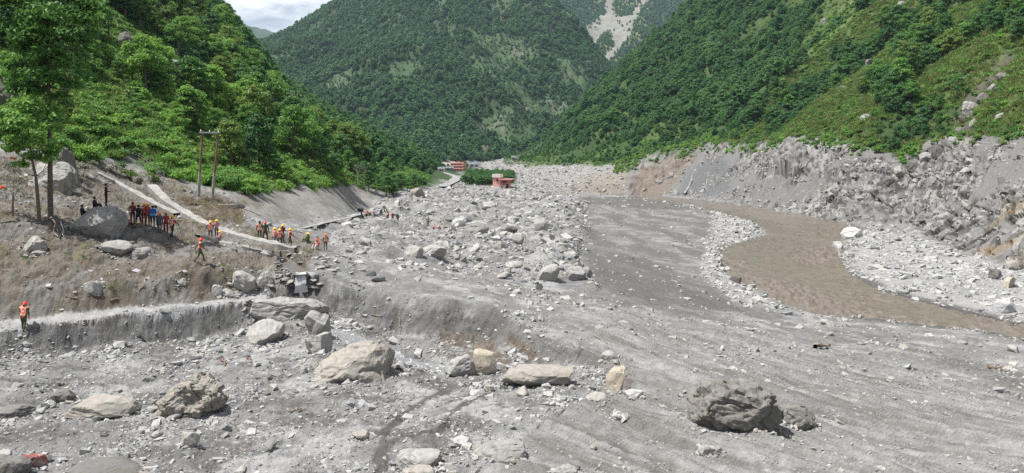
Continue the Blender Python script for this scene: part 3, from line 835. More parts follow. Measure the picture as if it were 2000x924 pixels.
M_LEAF_FAR = m_leaf('leaf_far', (0.026, 0.084, 0.040), (0.092, 0.192, 0.070), 0.15)
M_LEAF_WOOD = m_leaf('leaf_wood', (0.024, 0.082, 0.032), (0.082, 0.180, 0.054), 0.18)
M_LEAF_OLIVE = m_leaf('leaf_olive', (0.062, 0.125, 0.026), (0.150, 0.225, 0.050), 0.25)
M_LEAF_DUST = m_leaf('leaf_dusty', (0.16, 0.165, 0.12), (0.30, 0.29, 0.24), 0.15)
M_GRASS_DRY = m_leaf('grass_dry', (0.13, 0.108, 0.062), (0.25, 0.21, 0.125), 0.2)
M_GRASS_SLOPE = m_leaf('grass_slope', (0.060, 0.100, 0.026), (0.150, 0.180, 0.055), 0.25)
M_BARK = m_simple('bark', (0.13, 0.105, 0.08), 0.9, 0.35, 5.0, bump=0.6)
M_BARK_PALE = m_simple('bark_pale', (0.30, 0.27, 0.23), 0.9, 0.3, 6.0, bump=0.5)

def leaf_quads(cent, out_dir, size, bias, r, aspect=0.55):
    """rhombic leaves: centres (n,3), preferred facing (n,3)"""
    n = len(cent)
    nrm = out_dir * bias + r.normal(size=(n, 3)) * (1 - bias)
    nrm[:, 2] += 0.25
    nrm /= np.linalg.norm(nrm, axis=1, keepdims=True) + 1e-9
    a = np.cross(nrm, r.normal(size=(n, 3)))
    a /= np.linalg.norm(a, axis=1, keepdims=True) + 1e-9
    b = np.cross(nrm, a)
    s = size * r.uniform(0.6, 1.35, (n, 1))
    A = a * s * 0.5; B = b * s * 0.5 * aspect
    drop = np.zeros((n, 3)); drop[:, 2] = -0.12 * s[:, 0]
    v = np.stack([cent - A + drop, cent - B, cent + A + drop, cent + B], 1).reshape(-1, 3)
    f = np.arange(4 * n).reshape(n, 4)
    return v, f

def blobs_crown(blobs, per, size, r, bias=0.55, shell=0.55):
    vs_, fs_, o = [], [], 0
    for (c, rad) in blobs:
        c = np.array(c); rad = np.array(rad) if np.ndim(rad) else np.array((rad, rad, rad * 0.8))
        k = max(6, int(per * (rad.mean() ** 2)))
        d = r.normal(size=(k, 3)); d /= np.linalg.norm(d, axis=1, keepdims=True)
        d[:, 2] = np.where(d[:, 2] < -0.35, -d[:, 2] * 0.6, d[:, 2])
        q = r.uniform(shell, 1.06, (k, 1)) * (1 + 0.18 * r.normal(size=(k, 1)))
        v, f = leaf_quads(c + d * rad * q, d, size, bias, r)
        vs_.append(v); fs_.append(f + o); o += len(v)
    return np.concatenate(vs_), np.concatenate(fs_)

def tube(path, radii, sides=7):
    """tapered tube along points; verts, quad faces"""
    path = [Vector(p) for p in path]
    vs_, fs_ = [], []
    for i, p in enumerate(path):
        d = (path[min(i + 1, len(path) - 1)] - path[max(i - 1, 0)]).normalized()
        s = d.orthogonal().normalized() if abs(d.z) < 0.99 else Vector((1, 0, 0))
        if abs(d.z) >= 0.3:
            s = (Vector((1, 0, 0)) - d * d.x).normalized()
        t = d.cross(s)
        for k in range(sides):
            a = 2 * math.pi * k / sides
            vs_.append(p + (s * math.cos(a) + t * math.sin(a)) * radii[i])
    for i in range(len(path) - 1):
        for k in range(sides):
            a = i * sides + k; b = i * sides + (k + 1) % sides
            fs_.append((a, b, b + sides, a + sides))
    return [tuple(v) for v in vs_], fs_

def merge_tubes(tubes):
    V, Q = [], []
    for v, f in tubes:
        o = len(V); V += v; Q += [tuple(i + o for i in q) for q in f]
    return np.array(V), np.array(Q)

def tree_shape(kind, seed, H, leaf, per):
    """returns trunk (v,f) and crown (v,f) for a tree of height H standing at the origin"""
    r = np.random.default_rng(seed)
    tubes = []; blobs = []
    lean = r.normal(size=2) * 0.04 * H
    def axis(h):
        return np.array((lean[0] * (max(h, 0) / H) ** 1.4 + 0.02 * H * math.sin(3 * h / H + seed), lean[1] * (max(h, 0) / H) ** 1.4, h))
    r0 = 0.020 * H + 0.04
    hs = np.linspace(-0.03 * H, 0.9 * H, 22)
    tubes.append(tube([axis(max(h, -0.5)) for h in hs], [r0 * (1.15 - 0.95 * (h / (0.9 * H))) for h in hs], 8))
    if kind == 'broad':
        nb, lo, wid, rb = 20, 0.34, 0.31, 0.115
    elif kind == 'round':
        nb, lo, wid, rb = 21, 0.24, 0.38, 0.135
    elif kind == 'open':
        nb, lo, wid, rb = 15, 0.45, 0.34, 0.10
    elif kind == 'tall':
        nb, lo, wid, rb = 16, 0.30, 0.20, 0.115
    else:
        nb, lo, wid, rb = 14, 0.15, 0.14, 0.10
    for k in range(nb):
        h = H * (lo + (0.97 - lo) * ((k + 0.5) / nb) ** 0.9)
        prof = math.sin(math.pi * min(1, 0.15 + 0.85 * (h / H - lo) / (1 - lo)) ** 0.9) if kind != 'cone' else 1.05 - (h / H - lo) / (1 - lo)
        a = k * 2.4 + r.uniform(-0.5, 0.5)
        d = wid * H * max(0.12, prof) * r.uniform(0.45, 1.0)
        c0 = axis(h * 0.86)
        c = axis(h) + np.array((math.cos(a) * d, math.sin(a) * d, r.uniform(-0.03, 0.03) * H))
        rad = rb * H * r.uniform(0.75, 1.25)
        blobs.append((c, (rad, rad, rad * r.uniform(0.6, 0.85))))
        midp = c0 * 0.5 + c * 0.5 + np.array((0, 0, -0.02 * H))
        tubes.append(tube([c0, midp, c], [r0 * 0.38, r0 * 0.25, r0 * 0.08], 5))
    blobs.append((axis(0.95 * H), (rb * H * 0.8,) * 2 + (rb * H * 0.6,)))
    return merge_tubes(tubes), blobs_crown(blobs, per, leaf, r)

def bush_shape(seed, rad, leaf, per, tall=1.0):
    r = np.random.default_rng(seed)
    blobs = []
    for k in range(9):
        a = r.uniform(0, 6.28); d = rad * r.uniform(0, 0.75)
        q = rad * r.uniform(0.28, 0.5)
        blobs.append(((math.cos(a) * d, math.sin(a) * d, rad * tall * r.uniform(0.25, 0.85)), (q, q, q * 0.85)))
    v, f = blobs_crown(blobs, per, leaf, r)
    tub = []
    for k in range(5):
        c = blobs[k][0]
        tub.append(tube([(0, 0, -0.1), (c[0] * 0.4, c[1] * 0.4, c[2] * 0.5), c], [0.03 * rad, 0.022 * rad, 0.008 * rad], 4))
    return merge_tubes(tub), (v, f)

def tuft_shape(seed, n, h, spread, width):
    """a clump of grass blades / fern fronds"""
    r = np.random.default_rng(seed)
    a = r.uniform(0, 6.28, n); d = spread * np.sqrt(r.uniform(0, 1, n))
    base = np.stack([np.cos(a) * d, np.sin(a) * d, np.zeros(n) - 0.05], -1)
    lean = r.normal(size=(n, 2)) * 0.45
    hh = h * r.uniform(0.5, 1.1, n)
    top = base + np.stack([lean[:, 0] * hh, lean[:, 1] * hh, hh], -1)
    mid_ = base * 0.5 + top * 0.5 + np.array((0, 0, 0.10)) * hh[:, None]
    b = r.uniform(0, 6.28, n); s = np.stack([np.cos(b), np.sin(b), np.zeros(n)], -1) * width
    v = np.stack([base - s * 0.6, base + s * 0.6, mid_ + s, top, mid_ - s], 1)
    v = np.stack([v[:, 0], v[:, 1], v[:, 2], v[:, 4], v[:, 3]], 1).reshape(-1, 3)
    i = np.arange(n)[:, None] * 5
    f = np.concatenate([i + np.array([[0, 1, 2, 3]]), i + np.array([[3, 2, 4, 4]])])
    f = np.concatenate([i + np.array([[0, 1, 2, 3]])]);
    f2 = np.concatenate([i + np.array([[3, 2, 4]])])
    return v, f, f2

def joined(name, parts, smooth=False):
    """parts: (v, f, material); faces of 4 (or 3)"""
    me = bpy.data.meshes.new(name)
    V, Fc, MI, mats, o = [], [], [], [], 0
    for v, f, mt in parts:
        if mt not in mats: mats.append(mt)
        V.append(np.asarray(v)); Fc += [tuple(int(q) + o for q in row) for row in f]; MI += [mats.index(mt)] * len(f); o += len(v)
    me.from_pydata(np.concatenate(V).tolist(), [], Fc)
    for mt in mats: me.materials.append(mt)
    me.polygons.foreach_set('material_index', np.array(MI, dtype=np.int32))
    me.update()
    return me

def proto_coll(name):
    return bpy.data.collections.new(name)

def scatter(name, pts, rots, scales, index, coll, label, parent=None):
    """one object of uncountable things: copies of the shapes in coll on the points"""
    me = bpy.data.meshes.new(name)
    me.vertices.add(len(pts))
    me.vertices.foreach_set('co', np.asarray(pts, np.float32).ravel())
    for nm, ty, dat, key in (('rot', 'FLOAT_VECTOR', rots, 'vector'), ('scl', 'FLOAT_VECTOR', scales, 'vector'), ('pick', 'INT', index, 'value')):
        a = me.attributes.new(nm, ty, 'POINT')
        a.data.foreach_set(key, np.asarray(dat, np.int32 if ty == 'INT' else np.float32).ravel())
    me.update()
    o = link(name, me, parent)
    ng = bpy.data.node_groups.new(name + '_nodes', 'GeometryNodeTree')
    ng.interface.new_socket('Geometry', in_out='INPUT', socket_type='NodeSocketGeometry')
    ng.interface.new_socket('Geometry', in_out='OUTPUT', socket_type='NodeSocketGeometry')
    N = ng.nodes.new; L = ng.links.new
    gi = N('NodeGroupInput'); go = N('NodeGroupOutput')
    ci = N('GeometryNodeCollectionInfo'); ci.inputs['Collection'].default_value = coll
    ci.inputs['Separate Children'].default_value = True; ci.inputs['Reset Children'].default_value = True
    ip = N('GeometryNodeInstanceOnPoints'); ip.inputs['Pick Instance'].default_value = True
    def attr(nm, ty):
        a = N('GeometryNodeInputNamedAttribute'); a.data_type = ty; a.inputs['Name'].default_value = nm
        return a.outputs['Attribute']
    L(gi.outputs[0], ip.inputs['Points']); L(ci.outputs[0], ip.inputs['Instance'])
    L(attr('pick', 'INT'), ip.inputs['Instance Index']); L(attr('rot', 'FLOAT_VECTOR'), ip.inputs['Rotation']); L(attr('scl', 'FLOAT_VECTOR'), ip.inputs['Scale'])
    L(ip.outputs[0], go.inputs[0])
    md = o.modifiers.new('scatter', 'NODES'); md.node_group = ng
    return tag(o, label, kind='stuff')

def sample(X, Y, Z, dens, r, cap=200000):
    """points on a sheet, dens per square metre of plan at each vertex"""
    d = 0.25 * (dens[:-1, :-1] + dens[1:, :-1] + dens[:-1, 1:] + dens[1:, 1:])
    ax, ay = X[1:, :-1] - X[:-1, :-1], Y[1:, :-1] - Y[:-1, :-1]
    bx, by = X[:-1, 1:] - X[:-1, :-1], Y[:-1, 1:] - Y[:-1, :-1]
    wgt = (np.abs(ax * by - ay * bx) * np.maximum(d, 0)).ravel()
    n = int(min(cap, wgt.sum()))
    cid = np.searchsorted(np.cumsum(wgt), r.uniform(0, wgt.sum(), n))
    cid = np.clip(cid, 0, len(wgt) - 1)
    i, j = np.divmod(cid, d.shape[1])
    u, v = r.uniform(size=n), r.uniform(size=n)
    def bl(A):
        return A[i, j] * (1 - u) * (1 - v) + A[i + 1, j] * u * (1 - v) + A[i, j + 1] * (1 - u) * v + A[i + 1, j + 1] * u * v
    return np.stack([bl(X), bl(Y), bl(Z)], -1), i, j

def spin(n, r, tilt=0.06):
    return np.stack([r.normal(size=n) * tilt, r.normal(size=n) * tilt, r.uniform(0, 6.28, n)], -1)

inview = (GP > -160) & (GP < 2160) & (GPY > -70)

# -- shapes for the woods (far ones coarse, near ones fine)
far_c = proto_coll('far_tree_shapes')
for k in range(8):
    kind = ('round', 'broad', 'round', 'tall')[k % 4]
    tr, cr_ = tree_shape(kind, 300 + k, 9.0, 1.0, 30)
    link('tree_far', joined('tree_far', [(cr_[0], cr_[1], M_LEAF_FAR), (tr[0], tr[1], M_BARK)]), coll=far_c)
mid_c = proto_coll('mid_tree_shapes')
for k in range(9):
    kind = ('round', 'broad', 'round', 'tall', 'open')[k % 5]
    tr, cr_ = tree_shape(kind, 340 + k, 9.0, 0.58, 105)
    link('tree_mid', joined('tree_mid', [(cr_[0], cr_[1], (M_LEAF_WOOD, M_LEAF_WOOD, M_LEAF_DARK)[k % 3]), (tr[0], tr[1], M_BARK)]), coll=mid_c)
shrub_c = proto_coll('shrub_shapes')
for k in range(8):
    st, cr_ = bush_shape(380 + k, 1.0, 0.30, 240, 1.0 + 0.3 * (k % 3))
    link('shrub_shape', joined('shrub_shape', [(cr_[0], cr_[1], (M_LEAF_BRIGHT, M_LEAF, M_LEAF_BRIGHT, M_LEAF_OLIVE)[k % 4]), (st[0], st[1], M_BARK)]), coll=shrub_c)
tuft_c = proto_coll('tuft_shapes')
for k in range(6):
    v, f, f2 = tuft_shape(400 + k, 46, 1.0, 0.55, 0.035)
    mt = (M_LEAF_BRIGHT, M_GRASS_SLOPE, M_LEAF)[k % 3]
    link('tuft_shape', joined('tuft_shape', [(v, list(f) + list(f2), mt)]), coll=tuft_c)
dry_c = proto_coll('dry_tuft_shapes')
for k in range(4):
    v, f, f2 = tuft_shape(420 + k, 40, 1.0, 0.8, 0.030)
    link('dry_tuft_shape', joined('dry_tuft_shape', [(v, list(f) + list(f2), M_GRASS_DRY)]), coll=dry_c)

rs = np.random.default_rng(99)
# far mountain wood
dens = 0.05 * (1 - 0.25 * m_gr) * (1 - 0.4 * m_rk) * (1 - mid_foot) * (MIDM.PX > 430) * (MIDM.PX < 1240) * (mrow > -60)
p, i, j = sample(MIDM.X, MIDM.Y, MIDM.Z, dens, rs, 60000)
sc = np.clip(np.exp(rs.normal(-0.08, 0.32, (len(p), 1))), 0.4, 2.0) * np.array((1.15, 1.15, 1.0)) * (1 - 0.5 * m_gr[i, j])[:, None]
scatter('far_forest', p - np.array((0, 0, 1.2)), spin(len(p), rs), sc, rs.integers(0, 8, len(p)), far_c, 'dense green forest covering the far mountain')
dens = 0.020 * (1 - 0.97 * scar) * (srow > -40) * (srow < 190)
p, i, j = sample(SCAR.X, SCAR.Y, SCAR.Z, dens, rs, 14000)
sc = rs.uniform(0.8, 1.5, (len(p), 1)) * np.array((1.2, 1.2, 0.95))
scatter('scar_forest', p - np.array((0, 0, 1.5)), spin(len(p), rs), sc, rs.integers(0, 8, len(p)), far_c, 'forest around the pale landslide scar on the distant mountain')

# right mountain: woods, and grass with shrubs towards the near end
rt = sstep(-0.35, 0.3, fbm(GX / 45, GY / 60, 4, 221) - 0.10 * gl + 0.25 + 0.35 * sstep(1500, 1350, GP) - 0.80 * sstep(1420, 1640, GP) * (0.45 + 0.8 * grassy))
rt = np.maximum(rt, 0.9 * sstep(1900, 2000, GP) * sstep(130, 60, GPY)) * sstep(-4, 14, line_r - GPY)
vis_edge = sstep(26, 8, GPY - line_r) * sstep(-12, -2, GPY - line_r) * (GP > 1200) * (GY > 120) * inview * sstep(-0.2, 0.2, fbm(GP / 40, GY / 30, 2, 225))
rt = rt * (1 - 0.9 * rav)
dens = veg_r * inview * 0.095 * rt * (1 - cliff)
p, i, j = sample(VX, VY, VZ, dens, rs, 30000)
near_r = p[:, 1] < 470
sc = np.clip(np.exp(rs.normal(-0.30, 0.36, (len(p), 1))), 0.35, 1.7) * np.array((1.12, 1.12, 1.0))
edge_s = np.clip((line_r[i, j] - GPY[i, j]) / 60, 0.35, 1)[:, None]
sc = sc * edge_s
right_trees = (p[near_r], sc[near_r])
m = ~near_r
scatter('right_forest', p[m] - np.array((0, 0, 0.5)), spin(m.sum(), rs), sc[m], rs.integers(0, 9, m.sum()), mid_c, 'dense dark forest on the steep mountainside above the river cliff')
dens = veg_r * inview * (0.04 + 0.16 * (1 - rt)) * (GY < 1000) * (1 - 0.6 * sstep(500, 700, GY)) * (1 - 0.85 * rav) * (1 - 0.7 * cliff) + 0.45 * vis_edge
p, i, j = sample(VX, VY, VZ, dens, rs, 26000)
sc = rs.uniform(0.5, 1.7, (len(p), 1)) * np.array((1.1, 1.1, 0.9))
scatter('right_shrubbery', p - np.array((0, 0, 0.2)), spin(len(p), rs, 0.15), sc, rs.integers(0, 8, len(p)), shrub_c, 'low shrubs between the trees above the cliff')
dens = veg_r * inview * 0.55 * (1 - 0.7 * rt) * (GY < 480) * (1 - 0.5 * brn) * (1 - 0.9 * rav)
p, i, j = sample(VX, VY, VZ, dens, rs, 34000)
sc = rs.uniform(0.7, 1.9, (len(p), 1)) * np.array((1.7, 1.7, 0.9))
scatter('right_grass', p, spin(len(p), rs, 0.25), sc, rs.choice([1, 1, 4, 4, 1, 4, 2, 5], len(p)), tuft_c, 'yellow green grass on the steep slope above the cliff')

# left mountain
lt = (1 - ROADX) * sstep(-0.3, 0.25, fbm(GX / 26, GY / 34, 4, 231) + 0.05 + 0.35 * sstep(150, 320, GY) - 0.75 * in_poly(GP, GPY, [(120, 180), (250, 190), (330, 260), (360, 330), (250, 300), (130, 290)], 20))
dens = veg_l * inview * 0.058 * lt * sstep(0, 22, line_l - GPY)
p, i, j = sample(VX, VY, VZ, dens, rs, 16000)
sc = (0.5 + 0.95 * rs.uniform(0, 1, (len(p), 1)) ** 1.6) * np.clip((line_l[i, j] - GPY[i, j]) / 50, 0.4, 1)[:, None] * np.array((1.05, 1.05, 1.0))
sc = sc * np.where((GP[i, j] > 760) & (GY[i, j] < 440), 0.42, 1.0)[:, None]
near_l = p[:, 1] < 300
left_trees = (p[near_l], sc[near_l])
m = ~near_l
scatter('left_forest', p[m] - np.array((0, 0, 0.5)), spin(m.sum(), rs), sc[m], rs.integers(0, 9, m.sum()), mid_c, 'dark forest climbing the ridge behind the near hillside')
dens = veg_l * (1 - ROADX) * inview * (0.22 + 0.25 * (1 - lt)) * (GY < 420)
p, i, j = sample(VX, VY, VZ, dens, rs, 16000)
sc = rs.uniform(0.45, 1.5, (len(p), 1)) * np.array((1.15, 1.15, 0.95))
left_bush = (p[p[:, 1] < 145], sc[p[:, 1] < 145])
m = p[:, 1] >= 145
scatter('left_shrubbery', p[m] - np.array((0, 0, 0.15)), spin(m.sum(), rs, 0.12), sc[m], rs.integers(0, 8, m.sum()), shrub_c, 'shrubs and undergrowth filling the gaps on the near hillside')
dens = veg_l * inview * 1.5 * (1 - 0.6 * lt) * (GY < 210)
p, i, j = sample(VX, VY, VZ, dens, rs, 22000)
sc = rs.uniform(0.5, 1.3, (len(p), 1)) * np.array((1.1, 1.1, 0.9))
scatter('left_grass', p, spin(len(p), rs, 0.2), sc, rs.integers(0, 6, len(p)), tuft_c, 'bright green grass and ferns on the near hillside')
dens = veg_i * (1 - ROADX) * inview * 0.10 + 0.05 * sstep(4, -2, np.abs(line_l - GPY) - 6) * (GP > 690) * (GP < 825) * (GY > 150)
p, i, j = sample(VX, VY, VZ, dens, rs, 900)
isle = (p, rs.uniform(0.35, 0.72, (len(p), 1)) * np.array((1.1, 1.1, 0.9)))

# -- single trees: the ones that show largest
tree_protos = []
for k in range(12):
    kind = ('round', 'broad', 'open', 'tall', 'round', 'broad')[k % 6]
    tr, cr_ = tree_shape(kind, 500 + k, 9.0, 0.42, 200)
    tm = mesh_np('trunk', tr[0], tr[1], [M_BARK], True)
    cm = [mesh_np('crown', cr_[0], cr_[1], [mt], False) for mt in (M_LEAF, M_LEAF_DARK, M_LEAF_BRIGHT, M_LEAF_OLIVE)]
    tree_protos.append((tm, cm))

TREE_LOOK = ('round crowned', 'broad crowned', 'open crowned', 'tall narrow', 'round crowned', 'broad crowned')
LEAF_LOOK = ('mid green', 'dark green', 'bright green', 'olive green')
def place_tree(loc, s, label, group, leafk, k=None, name='tree'):
    k = k if k is not None else random.randrange(12)
    tm, cm = tree_protos[k]
    size = 'large' if s[2] > 0.95 else 'small' if s[2] < 0.6 else 'middling'
    label = ' '.join((size, TREE_LOOK[k % 6], LEAF_LOOK[leafk], label)); group = ' '.join((size, LEAF_LOOK[leafk], TREE_LOOK[k % 6], group))
    t = empty(name, loc, random.uniform(0, 6.28), label, 'tree', group)
    t.scale = s
    t.rotation_euler.x = random.gauss(0, 0.04); t.rotation_euler.y = random.gauss(0, 0.04)
    link('trunk', tm, t); link('crown', cm[leafk], t)
    return t

def rank(ps, n):
    p, s = ps
    px = 1000 + F * p[:, 0] / p[:, 1]; py = HOR - (p[:, 2] + 6 * s[:, 2]) * F / p[:, 1]
    sizes = s[:, 2] / p[:, 1] * ((px > -20) & (px < 2020) & (py > -30))
    o = np.argsort(-sizes)
    return o[:n], o[n:]

pick, rest = rank(left_trees, 190)
p, s = left_trees
for k in pick:
    px = 1000 + F * p[k, 0] / p[k, 1]
    if px < 170: lab, gr = 'tree on the hillside straight behind the tall tree crown', 'trees straight behind the tall tree crown'
    elif px < 330: lab, gr = 'tree on the hillside behind the tall tree', 'trees on the hillside behind the tall tree'
    elif px < 560: lab, gr = 'tree on the hillside behind the twin poles', 'trees on the hillside behind the poles'
    else: lab, gr = 'tree above the stone pitched bank', 'trees on the slope above the stone pitched bank'
    place_tree(p[k] - np.array((0, 0, 0.2)), s[k], lab, gr, random.choice((0, 0, 1, 2, 2, 3)))
scatter('left_wood', p[rest] - np.array((0, 0, 0.4)), spin(len(rest), rs), s[rest], rs.integers(0, 9, len(rest)), mid_c, 'mixed green trees massed higher up the near hillside')
pick, rest = rank(right_trees, 95)
p, s = right_trees
for k in pick:
    px = 1000 + F * p[k, 0] / p[k, 1]
    zone = 'above the near end of the river cliff' if px > 1850 else 'above the middle of the river cliff' if px > 1650 else 'above the far end of the river cliff'
    place_tree(p[k] - np.array((0, 0, 0.2)), s[k], 'tree ' + zone, 'trees ' + zone, random.choice((0, 1, 1, 3)))
scatter('right_wood', p[rest] - np.array((0, 0, 0.4)), spin(len(rest), rs), s[rest], rs.integers(0, 9, len(rest)), mid_c, 'scattered trees among grass on the slope above the cliff')
p, s = isle
o = np.argsort(-s[:, 2] / p[:, 1])
for k in o[:14]:
    place_tree(p[k], s[k], 'tree between the road and the ruined pink building', 'trees between the road and the ruined pink building', 1)
scatter('roadside_wood', p[o[14:]], spin(len(o) - 14, rs), s[o[14:]], rs.integers(0, 9, len(o) - 14), mid_c, 'low dark trees massed between the road and the ruined building')

bush_protos = []
for k in range(8):
    st, cr_ = bush_shape(700 + k, 1.0, 0.20, 520, 0.9 + 0.25 * (k % 3))
    bush_protos.append((mesh_np('stems', st[0], st[1], [M_BARK], True), [mesh_np('foliage', cr_[0], cr_[1], [mt]) for mt in (M_LEAF, M_LEAF_BRIGHT, M_LEAF_OLIVE, M_LEAF_DUST)]))
def place_bush(loc, s, label, group, leafk, name='bush'):
    sm, fm = random.choice(bush_protos)
    b = empty(name, loc, random.uniform(0, 6.28), label, 'bush', group)
    b.scale = s
    link('stems', sm, b); link('foliage', fm[leafk], b)
    return b
pick, rest = rank(left_bush, 150)
p, s = left_bush
for k in pick:
    px = 1000 + F * p[k, 0] / p[k, 1]
    zone = 'behind the tall rock face' if px < 170 else 'above the wire fence' if px < 300 else 'behind the twin poles' if px < 450 else 'above the stone pitched bank'
    lk = random.choice((0, 1, 1, 1, 2)); size = 'large' if s[k][2] > 1.1 else 'small' if s[k][2] < 0.75 else 'middling'
    look = ' '.join((size, ('mid green', 'bright green', 'olive')[lk]))
    place_bush(p[k] - np.array((0, 0, 0.1)), s[k] * 1.15, look + ' bush low on the hillside ' + zone, look + ' bushes ' + zone, lk)
scatter('left_undergrowth', p[rest] - np.array((0, 0, 0.1)), spin(len(rest), rs), s[rest], rs.integers(0, 8, len(rest)), shrub_c, 'undergrowth between the bushes low on the near hillside')
# ------------------------------------------------------------------ stones
from mathutils import noise as mnoise

def m_rock(name, cols, scale=2.2, mud=None, crack=0.0, bump=0.5):
    """stone: colour by object, mottled, cracked, with dust where it faces up"""
    m, t, out = mat_new(name)
    N = nodes_of(t); L = t.links.new
    oi = N('ObjectInfo'); tc = N('TexCoord'); ge = N('NewGeometry')
    cr = N('ValToRGB'); cr.color_ramp.interpolation = 'LINEAR'
    e = cr.color_ramp.elements
    e[0].color = tuple(cols[0]) + (1,); e[1].color = tuple(cols[-1]) + (1,)
    for k, c in enumerate(cols[1:-1]):
        x = e.new((k + 1) / (len(cols) - 1)); x.color = tuple(c) + (1,)
    L(oi.outputs['Random'], cr.inputs['Fac'])
    n = N('TexNoise', Scale=scale, Detail=9.0, Roughness=0.66); L(tc.outputs['Object'], n.inputs['Vector'])
    n2 = N('TexNoise', Scale=scale * 6, Detail=5.0, Roughness=0.6); L(tc.outputs['Object'], n2.inputs['Vector'])
    ra = N('MapRange'); ra.inputs['From Min'].default_value = 0.3; ra.inputs['From Max'].default_value = 0.7; ra.inputs['To Min'].default_value = 0.68; ra.inputs['To Max'].default_value = 1.22
    L(n.outputs['Fac'], ra.inputs['Value'])
    rb = N('MapRange'); rb.inputs['From Min'].default_value = 0.3; rb.inputs['From Max'].default_value = 0.7; rb.inputs['To Min'].default_value = 0.86; rb.inputs['To Max'].default_value = 1.12
    L(n2.outputs['Fac'], rb.inputs['Value'])
    mu = N('Math'); mu.operation = 'MULTIPLY'; L(ra.outputs['Result'], mu.inputs[0]); L(rb.outputs['Result'], mu.inputs[1])
    last = mu
    if crack:
        vo = N('TexVoronoi', Scale=scale * 0.9); vo.feature = 'DISTANCE_TO_EDGE'
        wv = N('VectorMath'); wv.operation = 'ADD'
        sc_ = N('VectorMath'); sc_.operation = 'SCALE'; sc_.inputs['Scale'].default_value = 0.5; L(n.outputs['Color'], sc_.inputs[0]); L(sc_.outputs['Vector'], wv.inputs[0]); L(tc.outputs['Object'], wv.inputs[1])
        L(wv.outputs['Vector'], vo.inputs['Vector'])
        rc = N('MapRange'); rc.inputs['From Min'].default_value = 0.0; rc.inputs['From Max'].default_value = 0.03; rc.inputs['To Min'].default_value = 1 - crack; rc.inputs['To Max'].default_value = 1.0
        L(vo.outputs['Distance'], rc.inputs['Value'])
        m2 = N('Math'); m2.operation = 'MULTIPLY'; L(last.outputs[0], m2.inputs[0]); L(rc.outputs['Result'], m2.inputs[1]); last = m2
    sc = N('VectorMath'); sc.operation = 'SCALE'; L(cr.outputs['Color'], sc.inputs[0]); L(last.outputs[0], sc.inputs['Scale'])
    colr = sc.outputs['Vector']
    if mud:
        mm = N('MixRGB'); mm.inputs['Color2'].default_value = tuple(mud) + (1,)
        mr = N('MapRange'); mr.inputs['From Min'].default_value = 0.48; mr.inputs['From Max'].default_value = 0.58; mr.inputs['To Max'].default_value = 0.85
        L(n.outputs['Fac'], mr.inputs['Value']); L(mr.outputs['Result'], mm.inputs['Fac']); L(colr, mm.inputs['Color1']); colr = mm.outputs['Color']
    b = N('BsdfPrincipled'); b.inputs['Roughness'].default_value = 0.85; b.inputs['Specular IOR Level'].default_value = 0.2
    L(colr, b.inputs['Base Color'])
    bp = N('Bump', Strength=bump, Distance=0.06)
    ad = N('Math'); ad.operation = 'MULTIPLY_ADD'; ad.inputs[1].default_value = 0.35; L(n2.outputs['Fac'], ad.inputs[0]); L(n.outputs['Fac'], ad.inputs[2])
    L(ad.outputs[0], bp.inputs['Height']); L(bp.outputs['Normal'], b.inputs['Normal'])
    L(b.outputs['BSDF'], out.inputs['Surface'])
    return m
GREYS = [(0.22, 0.215, 0.205), (0.33, 0.325, 0.31), (0.27, 0.28, 0.285), (0.42, 0.41, 0.385), (0.36, 0.325, 0.275), (0.46, 0.455, 0.44)]
PALES = [(0.33, 0.33, 0.325), (0.50, 0.495, 0.48), (0.42, 0.43, 0.43), (0.56, 0.545, 0.52), (0.46, 0.43, 0.385), (0.58, 0.575, 0.56)]
GREYS = [tuple(c * 0.78 for c in q) for q in GREYS]; PALES = [tuple(c * 0.70 for c in q) for q in PALES]
M_STONE = m_rock('stone_grey', GREYS, 1.6)
M_STONE_PALE = m_rock('stone_pale', PALES, 1.6)
M_STONE_WHITE = m_rock('stone_white', [(0.36, 0.36, 0.352), (0.46, 0.455, 0.44), (0.29, 0.295, 0.30), (0.41, 0.398, 0.372)], 1.6)
M_CLIFF = m_rock('stone_cliff', [(0.13, 0.125, 0.117), (0.22, 0.212, 0.20), (0.31, 0.30, 0.282), (0.18, 0.172, 0.16)], 1.6)
M_TAN = m_rock('stone_tan', [(0.31, 0.285, 0.25), (0.335, 0.31, 0.27)], 0.8, mud=(0.20, 0.187, 0.165), crack=0.25)
M_CREAM = m_rock('stone_cream', [(0.40, 0.355, 0.285), (0.42, 0.375, 0.30)], 0.9, crack=0.2)
M_BGREY = m_rock('boulder_grey', [(0.28, 0.272, 0.253), (0.33, 0.32, 0.30)], 0.7, mud=(0.21, 0.20, 0.185), crack=0.35)
M_BPALE = m_rock('boulder_pale', [(0.32, 0.31, 0.285), (0.37, 0.36, 0.335)], 0.7, mud=(0.28, 0.265, 0.24), crack=0.3)
M_MUDROCK = m_rock('boulder_mud', [(0.19, 0.18, 0.164), (0.20, 0.19, 0.172)], 1.2, mud=(0.13, 0.121, 0.108), bump=1.0)
M_CONGL = m_rock('boulder_conglomerate', [(0.27, 0.255, 0.222), (0.29, 0.27, 0.235)], 1.5, mud=(0.19, 0.172, 0.145), bump=1.0)
M_HUMP = m_rock('boulder_hump', [(0.235, 0.225, 0.205), (0.25, 0.24, 0.22)], 0.9, mud=(0.20, 0.19, 0.172), bump=0.9)
M_REDROCK = m_rock('boulder_red', [(0.24, 0.085, 0.075), (0.26, 0.10, 0.085)], 2.0, mud=(0.32, 0.27, 0.24))
M_DARKROCK = m_rock('boulder_dark', [(0.15, 0.145, 0.138), (0.18, 0.172, 0.16)], 1.5, mud=(0.12, 0.113, 0.10), bump=1.0)

